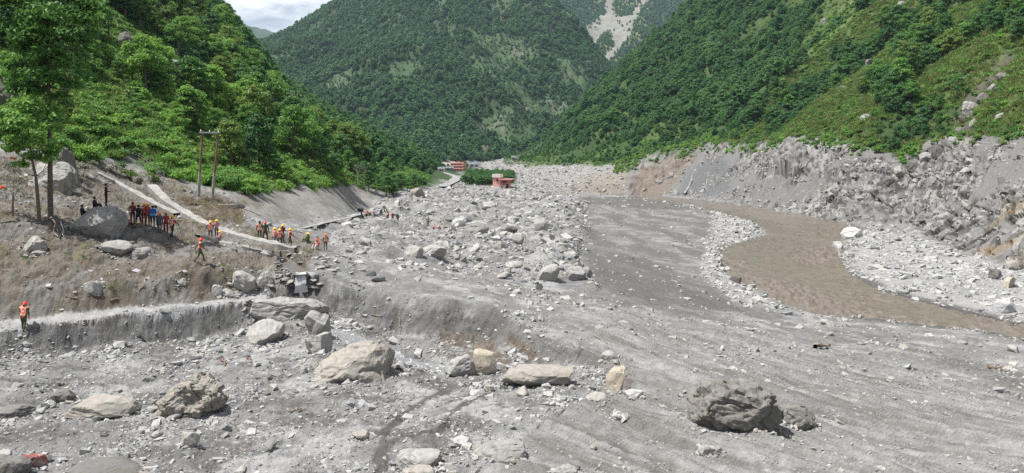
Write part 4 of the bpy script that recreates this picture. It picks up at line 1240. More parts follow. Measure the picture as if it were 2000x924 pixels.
def hull_rock(seed, npts=22, flat=(1, 0.8, 0.6), sub=0, rough=0.0, rounded=0.0, rfreq=2.0, box=0.0, cuts=9):
    """an angular stone about 1 m long, its base near z = 0 when placed by its centre"""
    r = np.random.default_rng(seed)
    p = r.normal(size=(npts, 3)); p /= np.linalg.norm(p, axis=1, keepdims=True)
    if box:
        q = np.clip(p * 1.6, -1, 1); p = p * (1 - box) + q * box * 0.8
    p *= r.uniform(0.78, 1.0, (npts, 1))
    bm = bmesh.new()
    for v in p:
        bm.verts.new(v * 0.5 * np.array(flat))
    res = bmesh.ops.convex_hull(bm, input=bm.verts)
    bmesh.ops.delete(bm, geom=[e for e in res['geom_interior'] if isinstance(e, bmesh.types.BMVert)], context='VERTS')
    if sub:
        bmesh.ops.triangulate(bm, faces=bm.faces)
        for k in range(sub):
            bmesh.ops.subdivide_edges(bm, edges=bm.edges[:], cuts=1, use_grid_fill=True, smooth=rounded if k < 2 else 0.0)
    if rough:
        bm.normal_update()
        off = Vector((seed * 1.7 % 50, seed * 0.9 % 37, 0))
        dl = []
        for v in bm.verts:
            q = v.co * rfreq + off
            dl.append(v.normal * (mnoise.fractal(q, 0.9, 2.1, 3) * rough * 1.3 + mnoise.noise(q * 0.55) * rough * 1.6))
        for v, d in zip(bm.verts, dl):
            v.co += d
        for k in range(int(cuts)):                       # broken faces
            nv = Vector(r.normal(size=3)).normalized()
            sup = max(v.co.dot(nv) for v in bm.verts)
            c = sup * r.uniform(0.72, 0.93)
            for v in bm.verts:
                e = v.co.dot(nv) - c
                if e > 0: v.co -= nv * (e * 0.93)
        bm.normal_update()
        dl = []
        for v in bm.verts:
            q = v.co * rfreq * 3.2 + off
            d = mnoise.fractal(q, 0.7, 2.2, 4) * rough * 0.34
            d -= max(0.0, 0.07 - abs(mnoise.noise(q * 0.42 + Vector((9, 3, 1))))) * rough * 7      # cracks
            dl.append(v.normal * d)
        for v, d in zip(bm.verts, dl):
            v.co += d
    return bm

def block_rock(seed, flat=(1, 0.62, 0.45), jit=0.22):
    """a broken block: a box with its corners knocked about"""
    r = np.random.default_rng(seed)
    bm = bmesh.new()
    for sx in (-1, 1):
        for sy in (-1, 1):
            for sz in (-1, 1):
                bm.verts.new((np.array((sx, sy, sz)) * 0.42 + r.normal(size=3) * jit * 0.5) * np.array(flat))
    for k in range(3):
        q = r.normal(size=3); q /= np.linalg.norm(q)
        bm.verts.new(q * 0.55 * np.array(flat))
    res = bmesh.ops.convex_hull(bm, input=bm.verts)
    bmesh.ops.delete(bm, geom=[e for e in res['geom_interior'] if isinstance(e, bmesh.types.BMVert)], context='VERTS')
    return bm

def rock_mesh(seed, mat, **kw):
    return bm_mesh('boulder', hull_rock(seed, **kw), [mat], False)

stone_c = proto_coll('stone_shapes')      # 0-7 grey, 8-15 pale, 16-19 white, 20-27 cliff blocks
for k in range(8):
    link('stone_a', rock_mesh(800 + k, M_STONE, npts=16, flat=(1, 0.8, 0.55 + 0.06 * (k % 3))), coll=stone_c)
for k in range(8):
    link('stone_b', bm_mesh('boulder', block_rock(820 + k, (1, 0.75, 0.5 + 0.08 * (k % 3)), 0.3), [M_STONE_PALE], False), coll=stone_c)
for k in range(4):
    link('stone_c', rock_mesh(840 + k, M_STONE_WHITE, npts=16, flat=(1, 0.8, 0.6)), coll=stone_c)
for k in range(8):
    link('stone_d', bm_mesh('boulder', block_rock(860 + k), [M_CLIFF], False), coll=stone_c)
big_meshes = {}
for nm, mt in (('grey', M_STONE), ('pale', M_STONE_PALE), ('white', M_STONE_WHITE), ('bgrey', M_BGREY), ('bpale', M_BPALE), ('cliff', M_CLIFF)):
    big_meshes[nm] = [rock_mesh(900 + 7 * k + len(nm), mt, npts=17, flat=(1, 0.8, 0.6 + 0.08 * (k % 3)), sub=3, rough=0.03, rfreq=2.6, box=0.5, cuts=13) for k in range(7)]

rk = np.random.default_rng(1234)
clump = np.exp(2.3 * fbm(GX / 3.2, GY / 3.2, 3, 301)) * sstep(-0.9, 0.1, fbm(GX / 11, GY / 11, 3, 302))
vis = (GP > -120) & (GP < 2120) & (GPY > 250) & (GPY < 1000)
clear = (1 - veg) * (riv_d > -0.6) * vis * (1 - wet * 0.8)
zones = [  # name, mask, A, a, zone smin, smax, shapes
    ('near', fg * (1 - 0.4 * wet), 0.042, 2.35, 0.05, 0.95, (0, 20)),
    ('bank', sstep(3, 0, np.abs(BD - 0.2)) * (BPAR < 13.5) * (BPAR > 0.1) * 0.7 + 1.3 * in_poly(GP, GPY, [(560, 590), (640, 600), (780, 690), (860, 716), (780, 735), (640, 700), (590, 650)], 12) * fg + 1.5 * in_poly(GP, GPY, [(180, 690), (500, 665), (600, 690), (600, 725), (440, 715), (200, 718)], 10) * fg, 0.06, 2.2, 0.06, 0.8, (0, 20)),
    ('fan', fan * (1 - fg) * (0.5 + sstep(0.1, 0.6, fbm(FX / 1.2, FY / 14, 3, 311)) * 1.6), 0.009, 2.4, 0.06, 0.7, (0, 16)),
    ('mid', mid * (1 - terrace) * (1 - field) * (1 - silt) * (1 - bar) * (1 - bowl) * (1 - shoreb) * (1 - ups), 0.016, 2.2, 0.08, 1.8, (0, 20)),
    ('field', field, 0.11, 2.0, 0.2, 3.2, (0, 20)),
    ('tongue', in_poly(GP, GPY, [(640, 455), (760, 465), (880, 470), (1000, 480), (1110, 492), (1165, 560), (1130, 600), (1010, 565), (900, 525), (760, 510), (660, 490)], 14) * (GY > 55) * (1 - silt), 0.062, 2.1, 0.15, 2.2, (0, 20)),
    ('silt', silt * (1 - shoreb), 0.007, 2.2, 0.15, 0.9, (0, 16)),
    ('bar', np.clip(bar + shoreb, 0, 1) * (riv_d > 0.3) * sstep(-0.8, 0.0, n1 + 0.3), 0.17, 2.0, 0.2, 1.7, (8, 20)),
    ('ups', ups * (1 - cliff), 0.10, 2.0, 0.5, 3.0, (0, 16)),
    ('terrace', terrace * (1 - bowl), 0.009, 2.1, 0.07, 1.0, (4, 18)),
    ('cliff', cliff * (1 - 0.8 * smooth_face) * (GY < 470) * (0.35 + 1.3 * sstep(-0.2, 0.4, fbm(GY / 20, GZ / 9, 3, 37))), 0.22, 2.1, 0.6, 3.6, (20, 28)),
    ('foot', sstep(7, 0, np.abs(riv_d - 4)) * (GP > 1320) * (GPY < 480) * (riv_d > 0), 0.05, 2.0, 0.3, 2.4, (8, 28)),
    ('shore', sstep(1.6, 0.3, np.abs(riv_d - 0.4)) * (GPY > 400), 0.05, 2.1, 0.18, 0.9, (0, 20)),
]
allp, alls, alli, allz = [], [], [], []
for zi, (nm, mask, A, a, s0, s1, sh) in enumerate(zones):
    smin = np.maximum(s0, GY * 0.0021)
    dens = np.clip(mask, 0, 3) * clear * A * smin ** (-a) * np.clip(clump, 0.05, 5) * (smin < s1)
    if nm == 'cliff': dens = np.clip(mask, 0, 1) * vis * (1 - veg) * A * smin ** (-a)
    p, i, j = sample(VX, VY, VZ, dens, rk, 60000)
    sm = smin[i, j]
    s = sm * rk.uniform(0, 1, len(p)) ** (-1 / a)
    s = np.where(s > s1, sm * rk.uniform(1, 2, len(p)), s)
    allp.append(p); alls.append(s); alli.append(rk.integers(sh[0], sh[1], len(p))); allz.append(np.full(len(p), zi))
for px_, Yp in ((717, 136), (722, 136), (757, 138), (767, 138), (777, 138), (836, 140), (847, 132), (858, 132), (901, 132)):   # open ground round the far workers
    for q in range(len(allp)):
        pp_ = 1000 + F * allp[q][:, 0] / allp[q][:, 1]
        keep = ~((np.abs(pp_ - px_) < 13) & (allp[q][:, 1] > Yp - 45) & (allp[q][:, 1] < Yp + 1) & (alls[q] > 0.55))
        allp[q], alls[q], alli[q], allz[q] = allp[q][keep], alls[q][keep], alli[q][keep], allz[q][keep]
SP = np.concatenate(allp); SS = np.concatenate(alls); SI = np.concatenate(alli); SZ = np.concatenate(allz)
sq = SS[:, None] * rk.uniform(0.8, 1.25, (len(SS), 3)) * np.array((1, 1, 0.9))
SR = spin(len(SS), rk, 0.35)
nc9 = int((SZ == 10).sum())
SR[SZ == 10] = np.stack([rk.normal(size=nc9) * 0.28 + 0.35, rk.normal(size=nc9) * 0.28 - 0.55, rk.normal(size=nc9) * 0.5 + 1.3], -1)
sunk = SP + np.stack([np.zeros(len(SS)), np.zeros(len(SS)), SS * rk.uniform(-0.16, 0.15, len(SS)) * np.where(SZ == 10, -0.5, 1)], -1)
app = SS / SP[:, 1] * (np.abs(SP[:, 0] / SP[:, 1]) < 0.68)
order = np.argsort(-app)
NB = 235
STONE_LABEL = {
    'near': ('stone lying on the near mud flat', 'stones on the near mud flat'),
    'bank': ('loose stone at the foot of the cut bank by the stream', 'stones at the foot of the cut bank'),
    'fan': ('stone half sunk in the sloping mud fan above the river', 'stones on the mud fan'),
    'mid': ('boulder on the debris sheet behind the waterfall', 'boulders on the debris sheet'),
    'field': ('boulder in the rubble field', 'boulders in the rubble field'),
    'tongue': ('angular boulder in the rubble tongue reaching towards the silt', 'boulders of the rubble tongue'),
    'shore': ('stone at the edge of the brown river', 'stones at the river edge'),
    'silt': ('stone on the flat silt beside the river', 'stones on the silt'),
    'bar': ('boulder on the cobble bar beside the brown river', 'boulders on the cobble bar'),
    'ups': ('boulder far upstream beyond the ruined building', 'boulders upstream'),
    'terrace': ('stone on the brown earth slope below the sitters', 'stones on the brown earth slope'),
    'cliff': ('block standing out of the river cliff', 'blocks of the river cliff'),
    'foot': ('boulder at the waterline under the river cliff', 'boulders at the foot of the cliff'),
}
for k in order[:NB]:
    nm = zones[SZ[k]][0]
    key = {'near': 'grey', 'bank': 'grey', 'cliff': 'cliff', 'bar': 'white', 'foot': 'pale'}.get(nm, ('pale', 'bpale', 'grey', 'bgrey')[k % 4])
    if nm == 'near' and k % 3 == 0: key = 'pale'
    o = link('stone' if SS[k] < 0.9 else 'boulder', big_meshes[key][k % 7])
    o.location = sunk[k]; o.rotation_euler = SR[k]; o.scale = sq[k]
    tone = {'grey': 'mottled grey', 'pale': 'pale grey', 'white': 'whitish', 'bgrey': 'muddy grey', 'bpale': 'cream grey', 'cliff': 'brownish grey'}[key]
    size = 'big' if SS[k] > 1.6 else 'small' if SS[k] < 0.5 else 'middling'
    px = 1000 + F * SP[k, 0] / SP[k, 1]
    side = ''
    if nm == 'field': side = ', near the seated workers' if px < 880 else ', in the middle of it' if px < 1000 else ', on its river side'
    elif nm == 'near': side = ', towards the red rock' if px < 500 else ', by the wet trickle' if px < 950 else ', towards the huge mud boulder'
    elif nm == 'bar': side = ', near its tip' if px < 1750 else ', near the rusty cliff' if px > 1880 else ', in its middle'
    tag(o, ' '.join((size, tone, STONE_LABEL[nm][0])) + side, 'stone' if SS[k] < 0.9 else 'boulder', ' '.join((size, tone, STONE_LABEL[nm][1])) + side)
for zi, (nm, *_r) in enumerate(zones):
    kk = order[NB:][SZ[order[NB:]] == zi]
    if len(kk) == 0: continue
    nice = {'near': 'near_gravel', 'bank': 'bank_rubble', 'fan': 'fan_gravel', 'mid': 'debris_rubble', 'field': 'field_rubble', 'silt': 'silt_gravel', 'tongue': 'tongue_rubble', 'shore': 'shore_stones', 'bar': 'bar_cobbles', 'ups': 'upstream_rubble', 'terrace': 'slope_rubble', 'cliff': 'cliff_rubble', 'foot': 'waterline_rubble'}[nm]
    scatter(nice, sunk[kk], SR[kk], sq[kk], SI[kk], stone_c, {'near': 'loose gravel and small stones over the near mud', 'bank': 'rubble and cobbles below the cut bank', 'fan': 'scattered gravel in streaks on the mud fan', 'mid': 'stones strewn over the middle debris sheet', 'field': 'rubble between the boulders of the rubble field', 'silt': 'sparse gravel on the silt flat', 'tongue': 'rubble of the tongue between the waterfall and the silt', 'shore': 'wet stones along the edge of the brown river', 'bar': 'whitish cobbles covering the bars along the river', 'ups': 'rubble far upstream', 'terrace': 'small stones on the brown earth slope', 'cliff': 'broken rock blocks covering the river cliff', 'foot': 'rubble along the foot of the cliff'}[nm])
print('STONES', len(SS))

def boulder(px0, py0, px1, py1, mat, label, seed, Y=None, npts=26, depth=0.85, sub=3, rough=0.05, rfreq=2.4, box=0.2, bury=0.5, rot=0.0, cat='boulder', name='boulder', rounded=0.1, tilt=0.0, cuts=12):
    """a boulder filling the given box of the photograph, standing on the ground there"""
    if Y is None:
        Y = hit((px0 + px1) / 2, py1).y
    w = (px1 - px0) / F * Y; h = (py1 - py0) / F * Y
    h = max(0.5 * h, h - 0.62 * w * depth * (py1 - HOR) / F)      # part of what shows is its top, seen from above
    me = bm_mesh('boulder', hull_rock(seed, npts, (1, 1, 1), sub, rough, rounded, rfreq, box, cuts), [mat], False)
    co = np.empty(len(me.vertices) * 3, np.float32); me.vertices.foreach_get('co', co); co = co.reshape(-1, 3)
    ca, sa = math.cos(rot), math.sin(rot)
    co[:, :2] = co[:, :2] @ np.array(((ca, sa), (-sa, ca)), np.float32)
    lo, hi = co.min(0), co.max(0)
    co = (co - (lo + hi) / 2) / (hi - lo) * np.array((w, w * depth, h * (1 + bury)), np.float32)
    co[:, 2] += h * (1 + bury) / 2 - h * bury
    if tilt: co[:, 2] += co[:, 0] * tilt
    me.vertices.foreach_set('co', co.ravel()); me.update()
    x, y, z = P((px0 + px1) / 2, py1, Y)
    o = link(name, me)
    o.location = (x, y + w * depth * 0.35, z)
    ROCKS.append((o.location.x, o.location.y, w, w * depth))
    return tag(o, label, cat)

ROCKS = []
boulder(598, 652, 764, 744, M_TAN, 'large pale tan boulder shaped like a low pyramid beside the stream', 11, npts=18, rough=0.05, box=0.0, sub=4)
boulder(473, 620, 547, 674, M_BPALE, 'pale blocky boulder with a shadowed flank below the bank', 12, npts=14, rot=0.5)
boulder(590, 603, 642, 655, M_BGREY, 'dark sided grey block under the small waterfall', 13, npts=12, box=0.7)
boulder(592, 645, 645, 690, M_BPALE, 'whitish grey boulder between the tan boulder and the dark sided block', 14, npts=14)
boulder(482, 578, 640, 624, M_BGREY, 'long grey rock ledge at the foot of the waterfall', 15, Y=50.6, npts=26, depth=0.3, rough=0.07, sub=4, cuts=14)
boulder(292, 715, 430, 815, M_CONGL, 'knobbly grey brown conglomerate boulder on the mud', 16, npts=34, rough=0.10, rfreq=3.4, sub=4, box=0, cuts=3, bury=0.35)
boulder(127, 765, 252, 814, M_TAN, 'flat topped tan boulder cracked across one end', 17, npts=20, box=0.5)
boulder(85, 757, 136, 787, M_DARKROCK, 'small dark grey boulder behind a white stone', 18, rough=0.06)
boulder(78, 779, 104, 796, M_STONE_WHITE, 'small white stone in front of the dark boulder', 19, cat='stone', name='stone')
boulder(-20, 785, 50, 818, M_DARKROCK, 'dark lump of mud at the edge of the mud flat', 20, rough=0.06)
boulder(1356, 724, 1542, 836, M_MUDROCK, 'huge mud caked boulder alone on the slope above the river', 21, npts=40, rough=0.085, rfreq=2.6, sub=4, box=0.1, cuts=4, rounded=0.3, bury=0.4, depth=0.7, tilt=-0.06)
boulder(1530, 785, 1600, 840, M_MUDROCK, 'smaller mud lump against the huge mud caked boulder', 22, rough=0.06, rfreq=2.6)
boulder(917, 676, 970, 730, M_CREAM, 'cream coloured rounded boulder by the brown earth', 24, npts=24, rough=0.02)
boulder(866, 686, 928, 734, M_BGREY, 'grey boulder leaning by the cream coloured one', 25, npts=18)
boulder(975, 708, 1124, 756, M_TAN, 'long low tan slab beside the cream boulder', 26, npts=20, depth=0.5, tilt=-0.05)
boulder(1184, 711, 1222, 764, M_CREAM, 'upright cream block where the fan meets the mud flat', 27, npts=14, box=0.5)
boulder(1176, 683, 1206, 704, M_BPALE, 'pale slab lying on the edge of the gully', 28)
boulder(925, 852, 1030, 902, M_BGREY, 'broad pale grey boulder topped by a small stone near the bottom', 29)
boulder(972, 853, 992, 868, M_TAN, 'small tan stone lying on top of the broad grey boulder', 30, Y=hit(977, 900).y + 1.2, cat='stone', name='stone')
boulder(770, 872, 862, 918, M_BGREY, 'smooth blue grey boulder next to the wet trickle', 31, npts=36, rounded=0.4)
boulder(780, 905, 850, 940, M_TAN, 'tan flat stone under the smooth blue grey boulder', 32, cat='stone', name='stone')
boulder(685, 838, 722, 860, M_TAN, 'tan oval stone lying on smooth mud', 33, cat='stone', name='stone')
boulder(880, 850, 918, 872, M_STONE_WHITE, 'rounded whitish stone beside the forked trickle', 34, cat='stone', name='stone', npts=36)
boulder(350, 838, 386, 872, M_BPALE, 'pale wedge of rock on the near mud', 35, npts=12)
boulder(1365, 864, 1408, 892, M_BGREY, 'grey stone with a dark foot below the huge boulder', 36)
boulder(1075, 902, 1130, 936, M_BGREY, 'grey stone cut by the lower picture edge', 37)
boulder(1150, 763, 1190, 785, M_STONE_PALE, 'pale grey boulder at the toe of the fan', 38)
boulder(1222, 757, 1262, 778, M_STONE_PALE, 'grey boulder beside the toe of the fan', 39)
boulder(1195, 800, 1220, 820, M_STONE_WHITE, 'small bright stone on the stony flat', 40, cat='stone', name='stone')
boulder(36, 880, 82, 912, M_REDROCK, 'broken red rock slab in the near corner', 41, npts=14, rough=0.05)
boulder(-40, 880, 45, 935, M_DARKROCK, 'dark block at the near corner behind the red rock', 42, rough=0.06)
boulder(100, 895, 260, 950, M_DARKROCK, 'dark mud hump beside the red rock', 142, rough=0.04, rounded=0.5)
# on the terrace
boulder(443, 526, 499, 566, M_BPALE, 'large pale pointed boulder on the earth slope below the walkers', 43, npts=12)
boulder(430, 562, 458, 582, M_BPALE, 'flat pale stone under the pointed boulder', 44, npts=12)
boulder(412, 555, 432, 578, M_BPALE, 'small pale stone beside the flat one on the slope', 45, npts=12, cat='stone', name='stone')
boulder(186, 467, 254, 492, M_BGREY, 'flat brown grey slab overhanging the earth slope', 46, npts=16, rough=0.03)
boulder(252, 482, 292, 504, M_BGREY, 'grey slab lying beside the overhanging slab', 47)
boulder(34, 459, 80, 492, M_BPALE, 'square pale block near the hanging cables', 48, npts=12, box=0.6)
boulder(55, 488, 82, 498, M_BPALE, 'thin pale slab under the square block', 49)
boulder(160, 545, 195, 575, M_BPALE, 'thin pale stone standing in the earth slope', 50)
boulder(340, 542, 362, 556, M_BGREY, 'small grey boulder in the dry grass', 51)
boulder(498, 528, 530, 560, M_BPALE, 'grey white boulder next to the canal mouth', 52)
BIG_Y = hit(190, 458).y
BIG_B = boulder(126, 398, 224, 460, M_BGREY, 'big grey boulder with people sitting on top', 53, npts=26, rough=0.05, depth=0.8, box=0.1, rounded=0.2, sub=4, cuts=12)
# middle of the debris
for a in ((828, 448, 885, 484, M_BGREY, 'big grey slab boulder below the orange clad sitters', 60), (876, 462, 930, 488, M_BPALE, 'pale slab boulder under the lone standing worker', 61),
          (783, 478, 826, 500, M_BPALE, 'pointed pale boulder left of the tilted slabs', 62), (815, 476, 872, 500, M_BPALE, 'long pale boulder lying below the big grey slab', 63),
          (1046, 514, 1096, 548, M_BPALE, 'pale split boulder at the end of the rubble tongue', 64), (1104, 518, 1146, 548, M_BGREY, 'mud coated boulder at the tip of the rubble tongue', 65),
          (985, 508, 1022, 526, M_BPALE, 'pale flat boulder in the rubble tongue', 66), (1042, 424, 1070, 450, M_BGREY, 'brown streaked boulder high in the rubble field', 67),
          (978, 440, 1012, 458, M_DARKROCK, 'dark boulder half buried in the rubble field', 68), (905, 430, 956, 452, M_BPALE, 'wide whitish boulder in the rubble field', 69),
          (984, 456, 1024, 474, M_BGREY, 'smooth bluish boulder in the rubble field', 70), (940, 392, 972, 408, M_STONE_WHITE, 'white boulder far back in the rubble field', 71),
          (880, 425, 910, 445, M_STONE_WHITE, 'chalky boulder next to the wide whitish one', 72), (1648, 442, 1688, 466, M_STONE_WHITE, 'white blocky boulder on the tip of the cobble bar', 73),
          (1630, 471, 1652, 490, M_STONE_WHITE, 'round white boulder at the water by the cobble bar', 74), (1952, 580, 1990, 612, M_STONE_WHITE, 'large white boulder on the cobble bar', 75),
          (1970, 505, 2004, 528, M_TAN, 'tan block at the foot of the rusty cliff', 76), (1940, 524, 1966, 546, M_DARKROCK, 'dark brown block at the foot of the rusty cliff', 77),
          (1962, 538, 1990, 562, M_CREAM, 'yellow brown block at the foot of the rusty cliff', 78), (1425, 538, 1450, 552, M_DARKROCK, 'dark boulder at the near shore of the river', 79),
          (1788, 611, 1806, 620, M_DARKROCK, 'small dark rock standing in the brown river', 80), (965, 528, 1000, 545, M_BPALE, 'greenish grey slab in the rubble tongue', 81)):
    bo = boulder(*a, npts=16, rough=0.04, Y=132.0 if a[6] in (60, 61) else None)
    if a[6] == 60: SLAB_A = bo
    if a[6] == 61: SLAB_B = bo

def on_top(o, px, back=0.0):
    """a point on the upper side of a boulder, in the column px"""
    co = np.array([tuple(v.co) for v in o.data.vertices]) + np.array(tuple(o.location))
    y = o.location.y + back
    x = (px - 1000) / F * y
    d = np.hypot(co[:, 0] - x, co[:, 1] - y)
    return Vector((x, y, float(co[np.argsort(d)[:22], 2].max()) - 0.04))

# broken bits gathered round the boulders
rb = np.random.default_rng(77)
bp_, bs_ = [], []
for x, y, w, d in ROCKS:
    if y > 70: continue
    n = int(26 + 30 * w)
    a = rb.uniform(0, 6.28, n); q = 0.46 + np.abs(rb.normal(size=n)) * 0.14
    bp_.append(np.stack([x + np.cos(a) * w * q, y + np.sin(a) * d * q], -1)); bs_.append(np.minimum(0.45, 0.07 * rb.uniform(0.02, 1, n) ** -0.55))
bp_ = np.concatenate(bp_); bs_ = np.concatenate(bs_)
bz = lookup(bp_[:, 0], bp_[:, 1])
scatter('boulder_rubble', np.stack([bp_[:, 0], bp_[:, 1], bz + bs_ * 0.08], -1), spin(len(bs_), rb, 0.35), bs_[:, None] * np.ones(3), rb.integers(0, 16, len(bs_)), stone_c, 'broken bits of stone gathered round the boulders')

# rock showing through on the grassy slope and in the ravine above the cliff
ro = np.random.default_rng(31)
for k, (px, py, wp) in enumerate(((1965, 150, 26), (1945, 172, 22), (1925, 190, 26), (1902, 208, 30), (1888, 228, 24), (1906, 238, 20), (1880, 256, 22), (1868, 276, 26), (1840, 292, 30), (1815, 306, 26), (1790, 322, 30), (1765, 335, 34), (1740, 352, 26), (1700, 122, 16), (1650, 172, 14), (1692, 228, 18), (1758, 48, 18), (1762, 8, 16), (1870, 8, 14), (1955, 226, 18), (1500, 150, 12), (1610, 40, 12))):
    c = hit(px, py + wp * 0.3, 130, 700)
    mt, tone = ((M_DARKROCK, 'dark'), (M_BGREY, 'grey'), (M_DARKROCK, 'dark brown'), (M_BPALE, 'pale'))[k % 4]
    wh = 'in the ravine above the cliff' if k < 10 else 'where the ravine meets the cliff' if k < 13 else 'in the grass of the steep slope'
    boulder(px - wp / 2, py - wp * 0.35, px + wp / 2, py + wp * 0.35, mt, ' '.join((('jagged', 'broad', 'tilted')[k % 3], tone, 'rock outcrop', wh)) + (', high up' if k in (16, 17, 18, 21) else ', lower' if k in (7, 8, 9, 15, 19) else ''), 2000 + k, Y=c.y, npts=14, rough=0.06, depth=0.9, bury=0.6, name='rock_outcrop', cat='rock')
# ------------------------------------------------------------------ built things
M_CONC = m_simple('concrete', (0.27, 0.258, 0.238), 0.9, 0.35, 1.6, bump=0.4)
M_PINK = m_simple('pink_render', (0.78, 0.40, 0.345), 0.85, 0.10, 0.6)
M_PINK_DARK = m_simple('red_trim', (0.48, 0.15, 0.13), 0.8, 0.12, 0.8)
M_WHITE = m_simple('white_paint', (0.70, 0.69, 0.66), 0.8, 0.08, 0.8)
M_MUDWALL = m_simple('mud_stained_render', (0.33, 0.275, 0.23), 0.9, 0.2, 0.5)
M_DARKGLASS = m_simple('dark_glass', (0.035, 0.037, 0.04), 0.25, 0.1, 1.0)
M_TIN = m_simple('tin_roof', (0.33, 0.36, 0.39), 0.45, 0.15, 1.2, metal=0.4)
M_ASPHALT = m_simple('asphalt', (0.235, 0.235, 0.235), 0.9, 0.12, 0.3)
M_WOODPOLE = m_simple('pole_wood', (0.17, 0.105, 0.075), 0.85, 0.3, 3.0, bump=0.3)
M_STEEL = m_simple('galvanised', (0.38, 0.375, 0.36), 0.5, 0.15, 3.0, metal=0.5)
M_WOOD = m_simple('driftwood', (0.24, 0.19, 0.145), 0.9, 0.3, 4.0, bump=0.5)
M_BLACK = m_simple('black_plastic', (0.02, 0.02, 0.022), 0.45, 0.2, 3.0)
M_ORANGE_CLOTH = m_simple('orange_cloth', (0.70, 0.13, 0.03), 0.8, 0.15, 4.0)

def box_bm(bm, x0, x1, y0, y1, z0, z1):
    vv = [bm.verts.new(c) for c in ((x0, y0, z0), (x1, y0, z0), (x1, y1, z0), (x0, y1, z0), (x0, y0, z1), (x1, y0, z1), (x1, y1, z1), (x0, y1, z1))]
    for q in ((0, 3, 2, 1), (4, 5, 6, 7), (0, 1, 5, 4), (1, 2, 6, 5), (2, 3, 7, 6), (3, 0, 4, 7)):
        bm.faces.new([vv[i] for i in q])

def box_part(name, mat, parent, *b, bevel=0.0):
    bm = bmesh.new(); box_bm(bm, *b)
    if bevel:
        bmesh.ops.bevel(bm, geom=bm.edges[:] + bm.verts[:], offset=bevel, segments=1, affect='EDGES')
    return link(name, bm_mesh(name, bm, [mat]), parent)

def window(parent, x0, x1, z0, z1, y):
    """a window in the wall whose outer face is at y: frame, pane set back, sill"""
    bm = bmesh.new(); f = 0.10
    for b in ((x0, x1, y - 0.10, y + 0.02, z0, z0 + f), (x0, x1, y - 0.10, y + 0.02, z1 - f, z1), (x0, x0 + f, y - 0.10, y + 0.02, z0 + f, z1 - f), (x1 - f, x1, y - 0.10, y + 0.02, z0 + f, z1 - f)):
        box_bm(bm, *b)
    w = link('window', bm_mesh('window', bm, [M_PINK_DARK]), parent)
    box_part('pane', M_DARKGLASS, w, x0 + f, x1 - f, y - 0.03, y + 0.02, z0 + f, z1 - f)
    box_part('sill', M_PINK_DARK, w, x0 - 0.1, x1 + 0.1, y - 0.25, y - 0.101, z0 - 0.12, z0)

# pink three-storey house by the road
h = hit(893, 335, 450, 700)
H1 = empty('pink_house', h, -0.3, 'pink three storey house with dark red floor bands beyond the road', 'house')
W = 28 / F * h.y / 2; st = 3.0; z0 = 0.0
for k in range(3):
    box_part('wall', M_PINK, H1, -W + (0.6 if k == 0 else 0), W - 0.6, 0.0, 8.0, z0 + k * st - (1.5 if k == 0 else 0), z0 + (k + 1) * st - 0.35)
    box_part('floor_band', M_PINK_DARK if k < 2 else M_PINK, H1, -W - 0.5, W + 0.3, -1.1, 8.2, z0 + (k + 1) * st - 0.35, z0 + (k + 1) * st)
    if k:
        box_part('balcony_wall', M_PINK, H1, -W, W - 0.2, -1.05, -0.92, z0 + k * st, z0 + k * st + 0.85)
    for q in range(4):
        xx = -W + 1.2 + q * (2 * W - 2.4) / 4
        window(H1, xx, xx + 1.3, z0 + k * st + 0.95, z0 + k * st + 2.2, 0.0)
box_part('parapet', M_PINK, H1, -W - 0.3, W + 0.1, -0.9, -0.7, 9.0, 9.7)
box_part('stair_head', M_PINK_DARK, H1, -1.5, 1.8, 3.0, 6.0, 9.0, 11.2)

# ruined building standing in the rubble
h = hit(981, 367, 300, 420)
H2 = empty('ruined_building', h, -0.22, 'ruined pink building standing half buried in the rubble', 'building')
u = h.y / F
X0 = (962 - 981) * u; X1 = (975.5 - 981) * u; X2 = (997 - 981) * u
box_part('tower_wall', M_PINK, H2, X0, X1, 0, 6.0, -2, 5.0)
box_part('tower_roof', M_WHITE, H2, X0 - 0.35, X1 + 0.3, -0.4, 6.3, 5.0, 6.7)
box_part('tower_trim', M_PINK_DARK, H2, X0 - 0.06, X1 - 0.8, -0.08, 6.06, 4.55, 4.99)
box_part('wall', M_PINK, H2, X1, X2 - 1.4, 0.5, 7.0, -2, 3.9)
box_part('roof_slab', M_PINK, H2, X1 - 0.1, X2 + 1.2, -1.3, 7.6, 3.9, 4.35)
box_part('fascia', M_PINK_DARK, H2, X1 - 0.25, X2 + 0.9, -0.95, -0.6, 3.35, 3.89)
box_part('canopy', M_PINK_DARK, H2, X1 + 0.9, X2 - 2.2, -0.5, 0.49, 1.95, 2.35)
box_part('broken_wall', M_MUDWALL, H2, X1 + 0.1, X2 - 2.0, -1.1, 0.44, -2, 1.2)
box_part('pillar', M_PINK_DARK, H2, X2 - 0.6, X2 - 0.25, -0.9, -0.5, -2, 3.34)
box_part('pillar', M_MUDWALL, H2, X1 + 0.2, X1 + 0.6, -0.9, -0.5, 1.21, 3.34)
window(H2, X1 - 1.6, X1 - 0.5, 3.1, 4.2, 0.0)
window(H2, X1 + 1.0, X1 + 2.1, 0.0, 0.9, -1.1)
window(H2, X1 + 2.7, X1 + 3.6, -0.1, 0.8, -1.1)
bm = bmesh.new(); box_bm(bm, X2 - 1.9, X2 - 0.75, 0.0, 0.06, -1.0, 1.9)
link('doorway_shade', bm_mesh('doorway_shade', bm, [M_DARKGLASS]), H2)  # dark panel stands in for the shade inside the open doorway
window(H2, X1 + 1.4, X1 + 3.4, 2.5, 3.3, 0.5)

